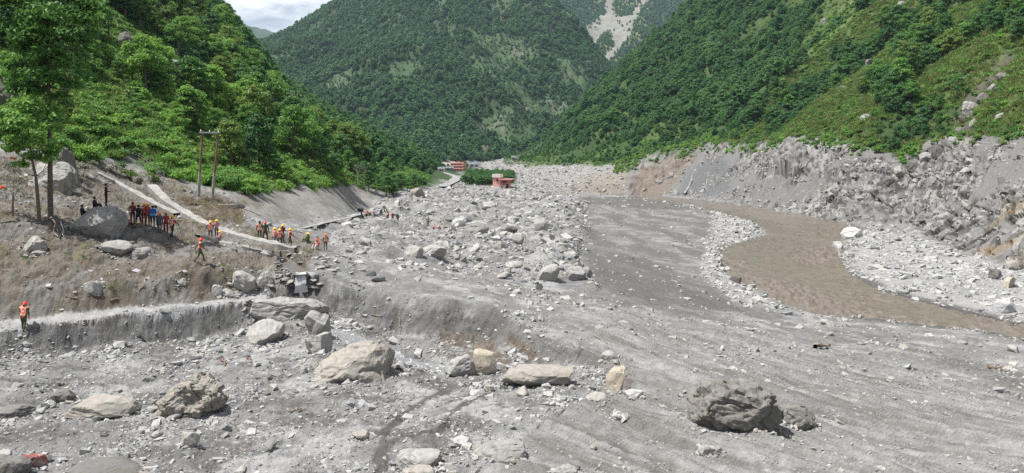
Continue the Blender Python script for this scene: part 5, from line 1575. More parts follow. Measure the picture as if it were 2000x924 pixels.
# small houses on the wooded ridge and by the road
def hut(px, py, wpx, hpx, label, roof, wall, Y0=300, Y1=700, rz=0.0, dz=0.0):
    h = hit(px, py, Y0, Y1); u = h.y / F
    e = empty('hillside_house', (h.x, h.y, h.z + dz), rz, label, 'house')
    w, hh = wpx * u / 2, hpx * u
    box_part('wall', wall, e, -w, w, 0, w * 1.6, -2.5, hh * 0.7)
    bm = bmesh.new()
    a = [bm.verts.new(c) for c in ((-w - .5, -.7, hh * 0.66), (w + .5, -.7, hh * 0.66), (w + .5, w * 0.8, hh * 1.15), (-w - .5, w * 0.8, hh * 1.15), (w + .5, w * 1.6 + .7, hh * 0.66), (-w - .5, w * 1.6 + .7, hh * 0.66))]
    bm.faces.new((a[0], a[1], a[2], a[3])); bm.faces.new((a[3], a[2], a[4], a[5]))
    bmesh.ops.solidify(bm, geom=bm.faces[:], thickness=0.12)
    link('roof', bm_mesh('roof', bm, [roof]), e)
    window(e, -w * 0.6, -w * 0.15, hh * 0.2, hh * 0.55, 0.0); window(e, w * 0.2, w * 0.65, hh * 0.2, hh * 0.55, 0.0)
hut(733, 238, 20, 11, 'tin roofed house high on the dark wooded ridge', M_TIN, M_MUDWALL, 480, 700, dz=2.5)
hut(752, 246, 16, 9, 'grey house just below the highest one on the wooded ridge', M_TIN, M_WHITE, 480, 700, dz=2.5)
hut(698, 224, 15, 6, 'small grey roofed hut farthest up the wooded ridge', M_TIN, M_MUDWALL, 480, 700, dz=4)
hut(783, 262, 26, 7, 'long low pale roof in the trees of the ridge', M_TIN, M_MUDWALL, 480, 700, dz=3.5)
hut(797, 284, 12, 10, 'narrow pale house among dark trees halfway down the ridge', M_MUDWALL, M_WHITE, 450, 700, dz=2.5)
hut(816, 304, 14, 6, 'white walled hut low on the ridge', M_TIN, M_WHITE, 400, 700, dz=3)
hut(862, 336, 12, 8, 'small tin shed at the bend of the road', M_TIN, M_WHITE, 420, 700, dz=0.3)
hut(878, 334, 14, 7, 'pale blue shed beside the pink house', M_TIN, m_simple('blue_paint', (0.30, 0.38, 0.46), 0.7, 0.1, 0.5), 420, 700, dz=0.3)
hut(926, 330, 22, 10, 'white house half hidden by trees behind the ruined building', M_TIN, M_WHITE, 500, 900, dz=1.5)
hut(1003, 314, 7, 7, 'tiny pale house at the far end of the rubble', M_TIN, M_MUDWALL, 800, 1200, dz=1)

# road
rd = [hit(p, q, 300, 640) for p, q in ((855, 366), (868, 360), (884, 353), (889, 347), (880, 342), (868, 338), (862, 335))]
vv, fc = [], []
for k, c in enumerate(rd):
    hw = (17, 16, 13.5, 11, 8, 5.5, 4.5)[k] * c.y / F
    for q in range(5):
        x = c.x + (q / 2 - 1) * hw
        vv.append((x, c.y, c.z + 0.22))
    if k:
        for q in range(4):
            a = (k - 1) * 5 + q; fc.append((a, a + 1, a + 6, a + 5))
tag(link('road', mesh_np('road', np.array(vv), np.array(fc), [M_ASPHALT], True)), 'grey asphalt road winding towards the pink house', kind='structure')

# twin power poles
a, b = hit(389, 386), hit(416, 388)
Yp = (a.y + b.y) / 2
Pp = empty('power_pole', ((a.x + b.x) / 2, Yp, min(a.z, b.z)), 0, 'twin brown power poles joined by a pale crossbeam', 'power pole')
o0 = Vector(Pp.location)
def rel(px, py, Y=None):
    return Vector(P(px, py, Y or Yp)) - o0
for (bx, by), (tx, ty) in (((387, 390), (396, 254)), ((414, 392), (427, 257))):
    lo, hi = rel(bx, by), rel(tx, ty)
    v, f = tube([lo, lo.lerp(hi, 0.42), hi], [0.16, 0.14, 0.11], 9); link('pole', mesh_np('pole', np.array(v), np.array(f), [M_WOODPOLE], True), Pp)
    v, f = tube([lo - Vector((0, 0, 0.2)), lo.lerp(hi, 0.40)], [0.19, 0.165], 9); link('pale_foot', mesh_np('pale_foot', np.array(v), np.array(f), [M_CONC], True), Pp)
l, r_ = rel(390, 259), rel(431, 261)
box_part('crossbeam', M_STEEL, Pp, l.x, r_.x, -0.19, -0.11, l.z - 0.09, l.z + 0.09)
for t_ in (0.08, 0.5, 0.92):
    q = l.lerp(r_, t_); v, f = tube([q + Vector((0, -0.15, 0.09)), q + Vector((0, -0.15, 0.32)), q + Vector((0, -0.15, 0.36))], [0.05, 0.07, 0.02], 8)
    link('insulator', mesh_np('insulator', np.array(v), np.array(f), [M_WHITE], True), Pp)

# wire fence on the brow
fpts = [hit(p, q, 70, 130) for p, q in ((236, 306), (253, 312), (270, 322), (288, 336), (306, 346), (322, 352))]
Fe = empty('wire_fence', fpts[0], 0, 'sagging wire fence on thin posts at the top of the gully', 'fence')
tops = []
for k, c in enumerate(fpts):
    hh = (1.3, 1.2, 1.5, 1.9, 1.4, 1.0)[k]
    tp = c + Vector((0.12 * (-1) ** k, 0, hh)); tops.append((c, tp))
    v, f = tube([c - fpts[0] + Vector((0, 0, -0.3)), tp - fpts[0]], [0.045, 0.04], 6); link('post', mesh_np('post', np.array(v), np.array(f), [M_STEEL], True), Fe)
for lev in range(5):
    s = 0.12 + 0.2 * lev
    v, f = tube([c.lerp(tp, s) - fpts[0] + Vector((0, 0, random.uniform(-.06, .06))) for c, tp in tops], [0.014] * len(tops), 4)
    link('wire', mesh_np('wire', np.array(v), np.array(f), [M_STEEL]), Fe)

# concrete canal walls
def wall_strip(name, px_pts, width, height, mat, label, lift=0.0, cat='wall'):
    pts = [hit(p, q, 40, 130) for p, q in px_pts]
    P2 = []
    for k in range(len(pts) - 1):
        for s in range(6):
            P2.append(pts[k].lerp(pts[k + 1], s / 6))
    P2.append(pts[-1])
    vv, fc = [], []
    prof = ((-1, -0.9), (-1, 0.92), (-0.9, 1.0), (0.9, 1.0), (1, 0.92), (1, -0.9))
    for k, c in enumerate(P2):
        d = (P2[min(k + 1, len(P2) - 1)] - P2[max(k - 1, 0)]); d.z = 0; d.normalize()
        s = Vector((d.y, -d.x, 0))
        jit = 0.09 * math.sin(k * 1.7) + 0.07 * math.sin(k * 0.63) + random.uniform(-0.08, 0.08)
        for a, b in prof:
            p = c + s * (a * width / 2 * (1 + jit)) + Vector((0, 0, b * height + lift + 0.3 * jit))
            vv.append(p - pts[0])
        if k:
            for q in range(5):
                a = (k - 1) * 6 + q; fc.append((a, a + 1, a + 7, a + 6))
    o = link(name, mesh_np(name, np.array([tuple(v) for v in vv]), np.array(fc), [mat], False))
    o.location = pts[0]
    return tag(o, label, cat)
wall_strip('canal_wall', ((192, 342), (230, 360), (268, 382), (305, 402), (345, 422)), 0.75, 0.3, M_CONC, 'pale concrete canal wall coming down behind the onlookers')
wall_strip('canal_wall', ((296, 366), (325, 395), (360, 418), (400, 440), (440, 456), (500, 473), (540, 482), (578, 492)), 0.95, 0.34, M_CONC, 'long pale concrete canal wall curving down to the small waterfall')
wall_strip('canal_wall', ((385, 463), (430, 474), (480, 486), (520, 496), (556, 512)), 0.55, 0.2, M_CONC, 'low broken concrete edge in front of the seated workers')
wall_strip('retaining_wall', ((378, 402), (420, 403), (455, 404), (475, 402)), 0.6, 0.25, M_CONC, 'short pale ledge under the dry grass bank', cat='wall')
wall_strip('stone_kerb', ((590, 446), (640, 434), (700, 420), (745, 408)), 0.8, 0.04, M_CONC, 'low kerb of pale stones along the foot of the pitched bank', cat='kerb')

# flat stones stacked round the canal mouth
sl = [rock_mesh(1500 + k, (M_BPALE, M_BGREY, M_TAN)[k % 3], npts=12, flat=(1, 0.75, 0.28), sub=2, rough=0.02, box=0.6) for k in range(6)]
r5 = np.random.default_rng(55)
for px, py, n in ((548, 520, 5), (556, 540, 5), (562, 556, 4), (612, 545, 4), (616, 560, 4), (628, 512, 4), (650, 508, 4), (672, 510, 3), (640, 524, 4), (560, 500, 4), (580, 490, 3), (534, 558, 3), (600, 508, 2), (690, 528, 3)):
    for k in range(n):
        c = hit(px + r5.uniform(-16, 16), py + r5.uniform(-9, 9), 45, 75)
        o = link('flat_stone', sl[r5.integers(0, 6)])
        s = r5.uniform(0.4, 1.05)
        o.location = c + Vector((0, 0, 0.04 + 0.10 * k * r5.uniform(0, 1))); o.scale = (s, s, s * r5.uniform(0.7, 1.2)); o.rotation_euler = (r5.normal() * 0.12, r5.normal() * 0.12, r5.uniform(0, 6.28))
        tag(o, 'flat pale stone in the broken stonework round the canal mouth', 'stone', 'flat stones round the canal mouth')

# falls
top = Vector(P(588, 531, 53.6)); bot = Vector(P(599, 574, 51.6))
hh = top.z - bot.z
fp = [top + Vector((0, -0.05, -0.05)), top + Vector((0.03, -0.15, -0.10)), top + Vector((0.08, -0.42, -0.36 * hh)), top + Vector((0.14, -0.58, -0.70 * hh)), top + Vector((0.2, -0.66, -1.12 * hh))]
tag(link('waterfall', strip('waterfall', fp, (0.36, 0.36, 0.36, 0.40, 0.48), M_FALL, 0.02, 8)), 'small grey white waterfall dropping from the canal mouth', 'waterfall')
c0 = hit(1352, 345, 380, 470); c1 = hit(1338, 379, 380, 470)
fp = [hit(q[0], q[1], 370, 480) + Vector((-0.3, -1.0, 0.3)) for q in ((1355, 338), (1352, 346), (1350, 354), (1347, 362), (1342, 371), (1337, 379))]
tag(link('waterfall', strip('waterfall', fp, (0.18, 0.28, 0.42, 0.34, 0.5, 0.6), M_FALL_FAR, 0.2, 4)), 'thin white waterfall on the dark wet river cliff', 'waterfall')

M_LEAF_TREE = m_leaf('leaf_tall_tree', (0.044, 0.125, 0.026), (0.135, 0.27, 0.055), 0.3)
# ------------------------------------------------------------------ the tall tree and its neighbours
def px_tree(name, base, trunk_px, blobs_px, Y, leaf, per, mat, label, r0, bark=M_BARK, cat='tree', limbs=True, seed=1):
    b = Vector(P(base[0], base[1], Y)); b.z = float(lookup(b.x, b.y))
    e = empty(name, b, 0, label, cat)
    r = np.random.default_rng(seed)
    tp = [Vector(P(p, q, Y)) - b for p, q in trunk_px]; tp[0].z = -0.3
    n = len(tp)
    tubes = [tube(tp, [r0 * (1.1 - 0.85 * k / (n - 1)) for k in range(n)], 10)]
    bl = []
    for p, q, rr, dy in blobs_px:
        c = Vector(P(p, q, Y)) - b + Vector((0, dy, 0)); rad = rr / F * Y
        bl.append((tuple(c), (rad, rad, rad * 0.75)))
        if limbs:
            k = min(range(n), key=lambda i: abs(tp[i].z - (c.z - 0.8)))
            m_ = tp[k].lerp(c, 0.55) + Vector((0, 0, -0.25))
            tubes.append(tube([tp[k], m_, c], [r0 * 0.35, r0 * 0.2, r0 * 0.06], 6))
    tv, tf = merge_tubes(tubes)
    link('trunk', mesh_np('trunk', tv, tf, [bark], True), e)
    if bl:
        cv, cf = blobs_crown(bl, per, leaf, r, 0.5, 0.25)
        link('crown', mesh_np('crown', cv, cf, [mat]), e)
    return e
ups_b = [(70, -20, 48, 0), (120, -10, 44, 1), (25, 5, 40, -1), (60, 35, 42, 1.2), (110, 40, 40, -1.2), (155, 35, 30, .5), (30, 55, 34, 0), (85, 75, 42, -1), (140, 80, 34, 1), (45, 95, 34, .6), (175, 95, 18, 0), (110, 112, 36, -.8), (70, 125, 34, 1), (25, 130, 24, 0), (145, 130, 28, -.5), (40, 160, 30, .6), (95, 155, 34, -1), (140, 168, 22, 0), (65, 180, 26, 0), (20, 175, 18, .4), (110, 190, 22, .4), (165, 10, 30, 1), (130, 205, 14, 0)]
px_tree('tall_tree', (99, 432), ((99, 432), (98, 380), (98, 320), (97, 250), (95, 170), (93, 90), (95, 20), (96, -30)), ups_b, 56.5, 0.40, 360, M_LEAF_TREE, 'tall leafy tree with a slim straight trunk on the terrace edge', 0.19, seed=5)
low_b = [(50, 208, 34, 0), (85, 222, 30, .8), (20, 228, 28, -.6), (55, 244, 34, -.9), (98, 250, 22, 0), (15, 258, 26, .5), (45, 278, 28, .3), (85, 278, 22, -.6), (105, 290, 16, 0), (25, 292, 22, 0), (112, 228, 16, 0), (-15, 240, 26, 0), (95, 312, 14, 0), (60, 308, 22, .3), (40, 322, 16, 0), (88, 300, 20, .5)]
px_tree('leafy_tree', (78, 436), ((78, 436), (74, 390), (70, 345), (62, 310), (56, 270), (54, 230)), low_b, 55.0, 0.34, 400, M_LEAF_TREE, 'shorter leafy tree with a crooked trunk in front of the tall tree', 0.13, seed=6)
dus = [(30, 335, 22, 0), (10, 350, 26, .4), (45, 355, 22, -.4), (25, 372, 26, 0), (50, 385, 18, 0), (5, 385, 22, 0), (15, 325, 16, 0)]
px_tree('dusty_shrub', (25, 420), ((25, 420), (25, 390), (26, 360)), dus, 55.5, 0.22, 95, M_LEAF_DUST, 'grey dust covered shrub at the foot of the two tall trees', 0.08, cat='bush', seed=7)
for px, py, s in ((22, 308, 9), (4, 366, 11)):
    c = Vector(P(px, py, 54.5)); me = rock_mesh(1600 + px, M_ORANGE_CLOTH, npts=14, flat=(1, 0.3, 0.7), sub=2, rough=0.12)
    o = link('orange_cloth', me); o.location = c; o.scale = (s * 1.6 / F * 55,) * 3
    tag(o, 'orange cloth caught high in the dusty shrub' if py < 340 else 'orange cloth caught low in the dusty shrub', 'cloth')

def bare_tree(px, py, hpx, label, seed, Y0=120, Y1=300, n=7, rr=0.16):
    b = hit(px, py, Y0, Y1); H = hpx / F * b.y
    r = np.random.default_rng(seed)
    e = empty('bare_tree', b, 0, label, 'tree')
    tubes = []
    for k in range(2):
        lean = r.normal(size=2) * 0.12
        ax = [Vector((lean[0] * H * t_ * t_ + 0.03 * H * math.sin(5 * t_ + seed), lean[1] * H * t_, H * t_ - (0.4 if t_ == 0 else 0))) for t_ in np.linspace(0, 1, 7)]
        tubes.append(tube(ax, [rr * (1.05 - 0.85 * q / 6) for q in range(7)], 7))
        for q in range(n):
            t_ = 3 + int(q * 3 / n); a = r.uniform(0, 6.28); L_ = H * r.uniform(0.1, 0.28)
            s_ = ax[t_]; e_ = s_ + Vector((math.cos(a) * L_ * 0.7, math.sin(a) * L_ * 0.7, L_ * 0.8))
            tubes.append(tube([s_, s_.lerp(e_, 0.5) + Vector((0, 0, -0.05 * L_)), e_], [rr * 0.4, rr * 0.26, rr * 0.08], 5))
    v, f = merge_tubes(tubes)
    link('trunk', mesh_np('trunk', v, f, [M_BARK_PALE], True), e)
bare_tree(567, 262, 80, 'bare pale forked trunk rising out of the green hillside', 3, 120, 330, rr=0.32)
bare_tree(700, 366, 46, 'thin bare saplings at the end of the pitched bank', 4, rr=0.12)
bare_tree(712, 364, 40, 'dead bare tree leaning next to the thin saplings', 5, rr=0.13)

# rocks behind the tall tree
boulder(96, 285, 150, 386, M_MUDROCK, 'tall grey rock face behind the tall tree trunk', 90, Y=70, npts=30, depth=0.9, rough=0.06, box=0.85, bury=0.5, sub=4, cuts=7)
boulder(40, 312, 138, 378, M_BPALE, 'sunlit pale slab leaning against the tall rock face', 91, Y=66, npts=24, depth=0.5, rough=0.06, box=0.3, tilt=-0.1, sub=4, cuts=12)
boulder(300, 113, 352, 142, M_BGREY, 'brown grey rock jutting out of the forest', 92, Y=hit(325, 140, 140, 300).y - 4, npts=14, bury=0.3)
boulder(225, 62, 255, 92, M_DARKROCK, 'dark rock outcrop high on the green hillside', 93, Y=hit(240, 92, 120, 300).y - 4, npts=14, bury=0.3)
boulder(-40, 130, 32, 220, M_MUDROCK, 'brown rock face behind the tall tree crown', 94, Y=92, npts=16, bury=0.2)
boulder(404, 112, 436, 140, M_BPALE, 'pale boulder in the woods of the upper hillside', 95, Y=hit(420, 140, 160, 350).y - 4, npts=14, bury=0.3)
boulder(800, 366, 828, 384, M_TAN, 'tan earth block at the end of the broken road', 96, npts=14)
# cables over the terrace edge
for k, (pts, mt, rr) in enumerate(((((96, 425), (105, 438), (112, 465), (118, 495), (117, 518)), M_BLACK, 0.045), (((102, 425), (113, 440), (121, 470), (128, 500), (131, 488)), M_BLACK, 0.04), (((99, 424), (108, 436), (105, 455), (114, 474)), M_WOOD, 0.06), (((40, 452), (20, 470), (5, 492), (-20, 505)), M_BLACK, 0.045), (((60, 445), (80, 436), (96, 428), (110, 424)), M_BLACK, 0.04), (((118, 432), (124, 450), (122, 478), (126, 512)), M_STEEL, 0.035))):
    Yc = 54.2
    pp = [Vector(P(a, b, Yc - 0.25 * i)) for i, (a, b) in enumerate(pts)]
    for q in pp:
        q.z = max(q.z, float(lookup(q.x, q.y)) + 0.06)
    fine = []
    for i in range(len(pp) - 1):
        for s in range(5): fine.append(pp[i].lerp(pp[i + 1], s / 5))
    fine.append(pp[-1])
    v, f = tube([q - pp[0] for q in fine], [rr] * len(fine), 6)
    o = link('cable', mesh_np('cable', np.array(v), np.array(f), [mt], True)); o.location = pp[0]
    tag(o, ('long black cable dangling from the tree roots down the slope', 'black cable looped at its lower end below the tall tree', 'short tan pipe curving below the tree roots', 'black cable running off across the earth slope', 'black cable lying along the terrace edge', 'grey wire hanging beside the black cables')[k], 'cable')

# wood lying about
def log(px0, py0, px1, py1, rr, label, mat=M_WOOD, lift=0.0, seed=0, forks=1):
    a, b = hit(px0, py0), hit(px1, py1)
    a.z += rr + lift; b.z += rr + lift
    r = np.random.default_rng(seed)
    L_ = (b - a).length
    path = [a.lerp(b, t_) - a + Vector(r.normal(size=3) * 0.02 * L_) for t_ in np.linspace(0, 1, 7)]
    tubes = [tube(path, [rr * (1 - 0.5 * k / 6) for k in range(7)], 7)]
    for q in range(forks):
        s = path[3 + q]; d = Vector(r.normal(size=3)); d.z = abs(d.z) * 0.5
        tubes.append(tube([s, s + d * 0.12 * L_], [rr * 0.5, rr * 0.2], 5))
    v, f = merge_tubes(tubes)
    o = link('log', mesh_np('log', v, f, [mat], True)); o.location = a
    return tag(o, label, 'log')
log(1160, 656, 1186, 672, 0.05, 'thin bare pole lying on the edge of the gully', seed=1)
log(1592, 681, 1620, 679, 0.20, 'dark rotten stump lying on the mud fan', M_WOOD, seed=2, forks=2)
log(1924, 714, 1964, 728, 0.10, 'reddish brown broken log on the wet silt', M_WOODPOLE, seed=3, forks=3)
log(500, 742, 560, 733, 0.05, 'thin branch against the foot of the tan boulder', seed=4, forks=2)
log(330, 432, 400, 436, 0.07, 'grey plank lying across the canal behind the workers', seed=5, forks=0)
log(560, 606, 572, 655, 0.03, 'thin dry branch hanging over the rock ledge', seed=6, forks=3)
log(780, 612, 782, 648, 0.03, 'dry rooted stick standing out of the cut bank', seed=7, forks=2)
log(566, 806, 590, 800, 0.05, 'short brown stick on the near mud', seed=8)
log(432, 700, 440, 718, 0.09, 'reddish plank standing on end among cobbles', M_WOODPOLE, seed=9, forks=0)
log(484, 700, 500, 712, 0.05, 'dark plank leaning among cobbles', M_WOODPOLE, seed=10, forks=0)
log(1665, 700, 1720, 712, 0.03, 'thin root lying along the dark silt', seed=11)

def broken_post(px, py, hpx, lean, label, rag=False):
    b = hit(px, py, 100, 240); H = hpx / F * b.y
    e = empty('broken_post', b, 0, label, 'post')
    v, f = tube([(0, 0, -0.3), (lean * H * 0.5, 0, H * 0.5), (lean * H, 0, H)], [0.14, 0.12, 0.10], 7)
    link('post', mesh_np('post', np.array(v), np.array(f), [M_BLACK], True), e)
    if rag:
        o = link('rag', rock_mesh(1700, M_BLACK, npts=16, flat=(1, 0.5, 0.8), sub=2, rough=0.12), e); o.location = (lean * H, 0, H); o.scale = (1.1, 1.1, 1.1)
broken_post(710, 428, 18, -0.35, 'leaning dark post topped by a black rag at the end of the pitched bank', True)
broken_post(760, 420, 18, -0.5, 'dark leaning post beside the broken wall stub')
broken_post(752, 416, 14, -0.2, 'short dark post beside the broken wall stub')

# dry grass on the terrace
dens = terrace * vis * (0.02 + 0.3 * sstep(0.1, 0.6, fbm(GX / 3.5 + 4, GY / 3.5, 3, 57)) + 3.5 * in_poly(GP, GPY, [(345, 385), (470, 388), (480, 400), (470, 440), (400, 432), (360, 408)], 6)) * (1 - btop) * (BD > 1.2)
p, i, j = sample(VX, VY, VZ, dens, rs, 3600)
sc = rs.uniform(0.16, 0.42, (len(p), 1)) * np.array((1.2, 1.2, 1.0))
scatter('dry_grass', p, spin(len(p), rs, 0.3), sc, rs.integers(0, 4, len(p)), dry_c, 'flattened dry grass on the brown earth slope')
dens = terrace * vis * 0.5 * sstep(0.25, 0.7, fbm(GX / 3.5 + 4, GY / 3.5, 3, 57)) * (GPY > 480) * (BD > 1.5)
p, i, j = sample(VX, VY, VZ, dens, rs, 900)
scatter('terrace_grass', p, spin(len(p), rs, 0.3), rs.uniform(0.12, 0.3, (len(p), 1)) * np.ones(3), rs.integers(0, 6, len(p)), tuft_c, 'thin green grass in patches on the brown earth slope')
for k, (px, py, s, lk) in enumerate(((160, 340, 1.3, 3), (215, 335, 1.2, 3), (180, 318, 1.4, 0), (255, 350, 1.0, 2), (275, 360, 0.9, 3), (300, 356, 0.9, 2), (235, 330, 1.1, 0), (145, 352, 1.0, 3), (330, 330, 1.5, 2), (350, 345, 1.2, 1))):
    place_bush(hit(px, py, 60, 130), (s, s, s * 0.9), 'half dusty bush on the brow between the rock face and the fence', 'bushes on the brow', lk)

# roots and branches washed against the earth slope
rbr = np.random.default_rng(404)
for k, (px, py) in enumerate(((20, 470), (60, 505), (15, 530), (95, 470), (110, 505), (300, 575), (325, 590), (340, 565), (280, 560), (150, 585), (215, 590), (480, 545), (520, 540), (700, 640), (745, 620), (560, 620), (360, 480))):
    dx, dy = rbr.uniform(-26, 26), rbr.uniform(-10, 10)
    o = log(px, py, px + dx, py + dy, rbr.uniform(0.025, 0.05), 'washed up branch lying on the earth slope below the tall trees' if px < 130 else 'dry root on the brown slope above the cut bank' if py < 610 and px < 540 else 'dead branch in the rubble by the small waterfall', M_WOOD, 0.03, 900 + k, 3)
    o.name = 'branch'; o['category'] = 'branch'; o['group'] = 'branches below the tall trees' if px < 130 else 'roots above the cut bank' if py < 610 and px < 540 else 'branches by the waterfall'
# ------------------------------------------------------------------ people
def m_cloth(name, col):
    return m_simple(name, col, 0.85, 0.12, 9.0)
def m_camo(name):
    m, t, out = mat_new(name); N = nodes_of(t); L = t.links.new
    tc = N('TexCoord'); n = N('TexNoise', Scale=7.0, Detail=2.0); L(tc.outputs['Object'], n.inputs['Vector'])
    cr = N('ValToRGB'); cr.color_ramp.interpolation = 'CONSTANT'; e = cr.color_ramp.elements
    e[0].color = (0.045, 0.05, 0.025, 1); e[1].position = 0.47; e[1].color = (0.10, 0.095, 0.05, 1)
    x = e.new(0.56); x.color = (0.07, 0.045, 0.028, 1)
    L(n.outputs['Fac'], cr.inputs['Fac']); b = N('BsdfPrincipled'); b.inputs['Roughness'].default_value = 0.9
    L(cr.outputs['Color'], b.inputs['Base Color']); L(b.outputs['BSDF'], out.inputs['Surface']); return m
def m_vest(name, col, band):
    """vest cloth with two pale reflective bands woven round it"""
    m, t, out = mat_new(name); N = nodes_of(t); L = t.links.new
    tc = N('TexCoord'); sp = N('SeparateXYZ'); L(tc.outputs['Object'], sp.inputs[0])
    w = N('Math'); w.operation = 'PINGPONG'; w.inputs[1].default_value = 0.10; L(sp.outputs['Z'], w.inputs[0])
    lt_ = N('Math'); lt_.operation = 'LESS_THAN'; lt_.inputs[1].default_value = 0.022; L(w.outputs[0], lt_.inputs[0])
    ax = N('Math'); ax.operation = 'ABSOLUTE'; L(sp.outputs['X'], ax.inputs[0])
    s1 = N('Math'); s1.operation = 'SUBTRACT'; s1.inputs[1].default_value = 0.105; L(ax.outputs[0], s1.inputs[0])
    s2 = N('Math'); s2.operation = 'ABSOLUTE'; L(s1.outputs[0], s2.inputs[0])
    l2 = N('Math'); l2.operation = 'LESS_THAN'; l2.inputs[1].default_value = 0.018; L(s2.outputs[0], l2.inputs[0])
    mx_ = N('Math'); mx_.operation = 'MAXIMUM'; L(lt_.outputs[0], mx_.inputs[0]); L(l2.outputs[0], mx_.inputs[1])
    mm = N('MixRGB'); mm.inputs['Color1'].default_value = col + (1,); mm.inputs['Color2'].default_value = band + (1,); L(mx_.outputs[0], mm.inputs['Fac'])
    b = N('BsdfPrincipled'); b.inputs['Roughness'].default_value = 0.7; L(mm.outputs['Color'], b.inputs['Base Color']); L(b.outputs['BSDF'], out.inputs['Surface']); return m
PM = dict(skin=m_cloth('skin', (0.28, 0.16, 0.105)), camo=m_camo('camouflage'), black=m_cloth('black_cloth', (0.014, 0.014, 0.016)), navy=m_cloth('navy_cloth', (0.025, 0.032, 0.055)),
          maroon=m_cloth('maroon_cloth', (0.16, 0.028, 0.030)), red=m_cloth('red_cloth', (0.33, 0.04, 0.035)), pink=m_cloth('pink_cloth', (0.52, 0.25, 0.24)), blue=m_cloth('blue_cloth', (0.03, 0.09, 0.36)), sky=m_cloth('bright_blue_cloth', (0.06, 0.28, 0.55)),
          slate=m_cloth('slate_cloth', (0.07, 0.09, 0.115)), jeans=m_cloth('denim', (0.13, 0.19, 0.27)), white=m_cloth('white_cloth', (0.62, 0.62, 0.60)), boot=m_cloth('boot_leather', (0.025, 0.02, 0.017)), hair=m_cloth('black_hair', (0.012, 0.010, 0.009)),
          vest=m_vest('orange_vest', (0.78, 0.13, 0.035), (0.70, 0.58, 0.50)), green=m_cloth('olive_cloth', (0.14, 0.17, 0.04)), eye=m_cloth('eye', (0.02, 0.015, 0.012)),
          hred=m_simple('red_helmet', (0.55, 0.035, 0.03), 0.35, 0.05, 4), hyellow=m_simple('yellow_helmet', (0.80, 0.42, 0.02), 0.35, 0.05, 4), horange=m_simple('orange_helmet', (0.72, 0.16, 0.02), 0.35, 0.05, 4))

def pose_joints(pose, arms, lean):
    J = dict(pelvis=(0, 0, .93), spine=(0, .0, 1.12), chest=(0, .01, 1.31), neck=(0, .01, 1.47), head=(0, .03, 1.565), crown=(0, .03, 1.65))
    for s, n in ((-1, 'l'), (1, 'r')):
        J['sh' + n] = (s * .185, 0, 1.395); J['hip' + n] = (s * .10, 0, .89)
        J['kn' + n] = (s * .11, .03, .49); J['an' + n] = (s * .115, -.02, .085); J['to' + n] = (s * .13, .14, .04)
        a = arms[0 if s < 0 else 1]
        if a == 'down': e, w_, h = (s * .25, -.03, 1.12), (s * .26, .06, .88), (s * .255, .10, .79)
        elif a == 'front': e, w_, h = (s * .25, .02, 1.13), (s * .15, .25, 1.10), (s * .08, .31, 1.12)
        elif a == 'hip': e, w_, h = (s * .36, -.08, 1.16), (s * .20, .08, 1.00), (s * .13, .12, .98)
        elif a == 'back': e, w_, h = (s * .27, -.22, 1.17), (s * .26, -.30, .95), (s * .25, -.28, .86)
        elif a == 'fore': e, w_, h = (s * .25, .14, 1.15), (s * .24, .34, 1.02), (s * .22, .42, .98)
        elif a == 'up': e, w_, h = (s * .33, .08, 1.46), (s * .20, .10, 1.62), (s * .14, .11, 1.68)
        J['el' + n], J['wr' + n], J['ha' + n] = e, w_, h
    if pose == 'walk':
        J['knl'] = (-.11, .22, .52); J['anl'] = (-.11, .30, .10); J['tol'] = (-.12, .47, .06)
        J['knr'] = (.11, -.06, .48); J['anr'] = (.11, -.36, .16); J['tor'] = (.12, -.24, .04)
    elif pose == 'stride':
        J['knl'] = (-.11, .14, .50); J['anl'] = (-.11, .12, .085); J['tol'] = (-.12, .28, .04)
        J['knr'] = (.11, -.05, .50); J['anr'] = (.11, -.28, .11); J['tor'] = (.12, -.14, .03)
    elif pose == 'wide':
        for s, n in ((-1, 'l'), (1, 'r')):
            J['kn' + n] = (s * .17, .05, .49); J['an' + n] = (s * .22, .0, .085); J['to' + n] = (s * .26, .14, .04)
    elif pose == 'sit':
        dz = .93 - .16
        J = {k: (x, y, z - dz) for k, (x, y, z) in J.items()}
        for s, n in ((-1, 'l'), (1, 'r')):
            J['hip' + n] = (s * .10, .02, .14); J['kn' + n] = (s * .17, .36, .44); J['an' + n] = (s * .15, .52, .085); J['to' + n] = (s * .17, .67, .04)
            J['el' + n] = (s * .27, .12, .36); J['wr' + n] = (s * .17, .33, .40); J['ha' + n] = (s * .12, .41, .40)
    elif pose == 'bend':
        pass
    if lean:
        pv = Vector(J['pelvis']); m = Matrix.Rotation(-lean, 3, 'X')
        for k in J:
            if k[:2] in ('sp', 'ch', 'ne', 'he', 'cr', 'sh', 'el', 'wr', 'ha'):
                J[k] = tuple(pv + m @ (Vector(J[k]) - pv))
    return J
BONES = [('pelvis', 'spine'), ('spine', 'chest'), ('chest', 'neck'), ('neck', 'head'), ('head', 'crown')]
for n in 'lr':
    BONES += [('chest', 'sh' + n), ('sh' + n, 'el' + n), ('el' + n, 'wr' + n), ('wr' + n, 'ha' + n), ('pelvis', 'hip' + n), ('hip' + n, 'kn' + n), ('kn' + n, 'an' + n), ('an' + n, 'to' + n)]
RAD = dict(pelvis=(.15, .115), spine=(.135, .10), chest=(.165, .115), neck=(.058, .058), head=(.088, .10), crown=(.07, .08), sh=(.078, .078), el=(.052, .052), wr=(.038, .036), ha=(.036, .026), hip=(.105, .105), kn=(.068, .068), an=(.050, .05), to=(.042, .036))

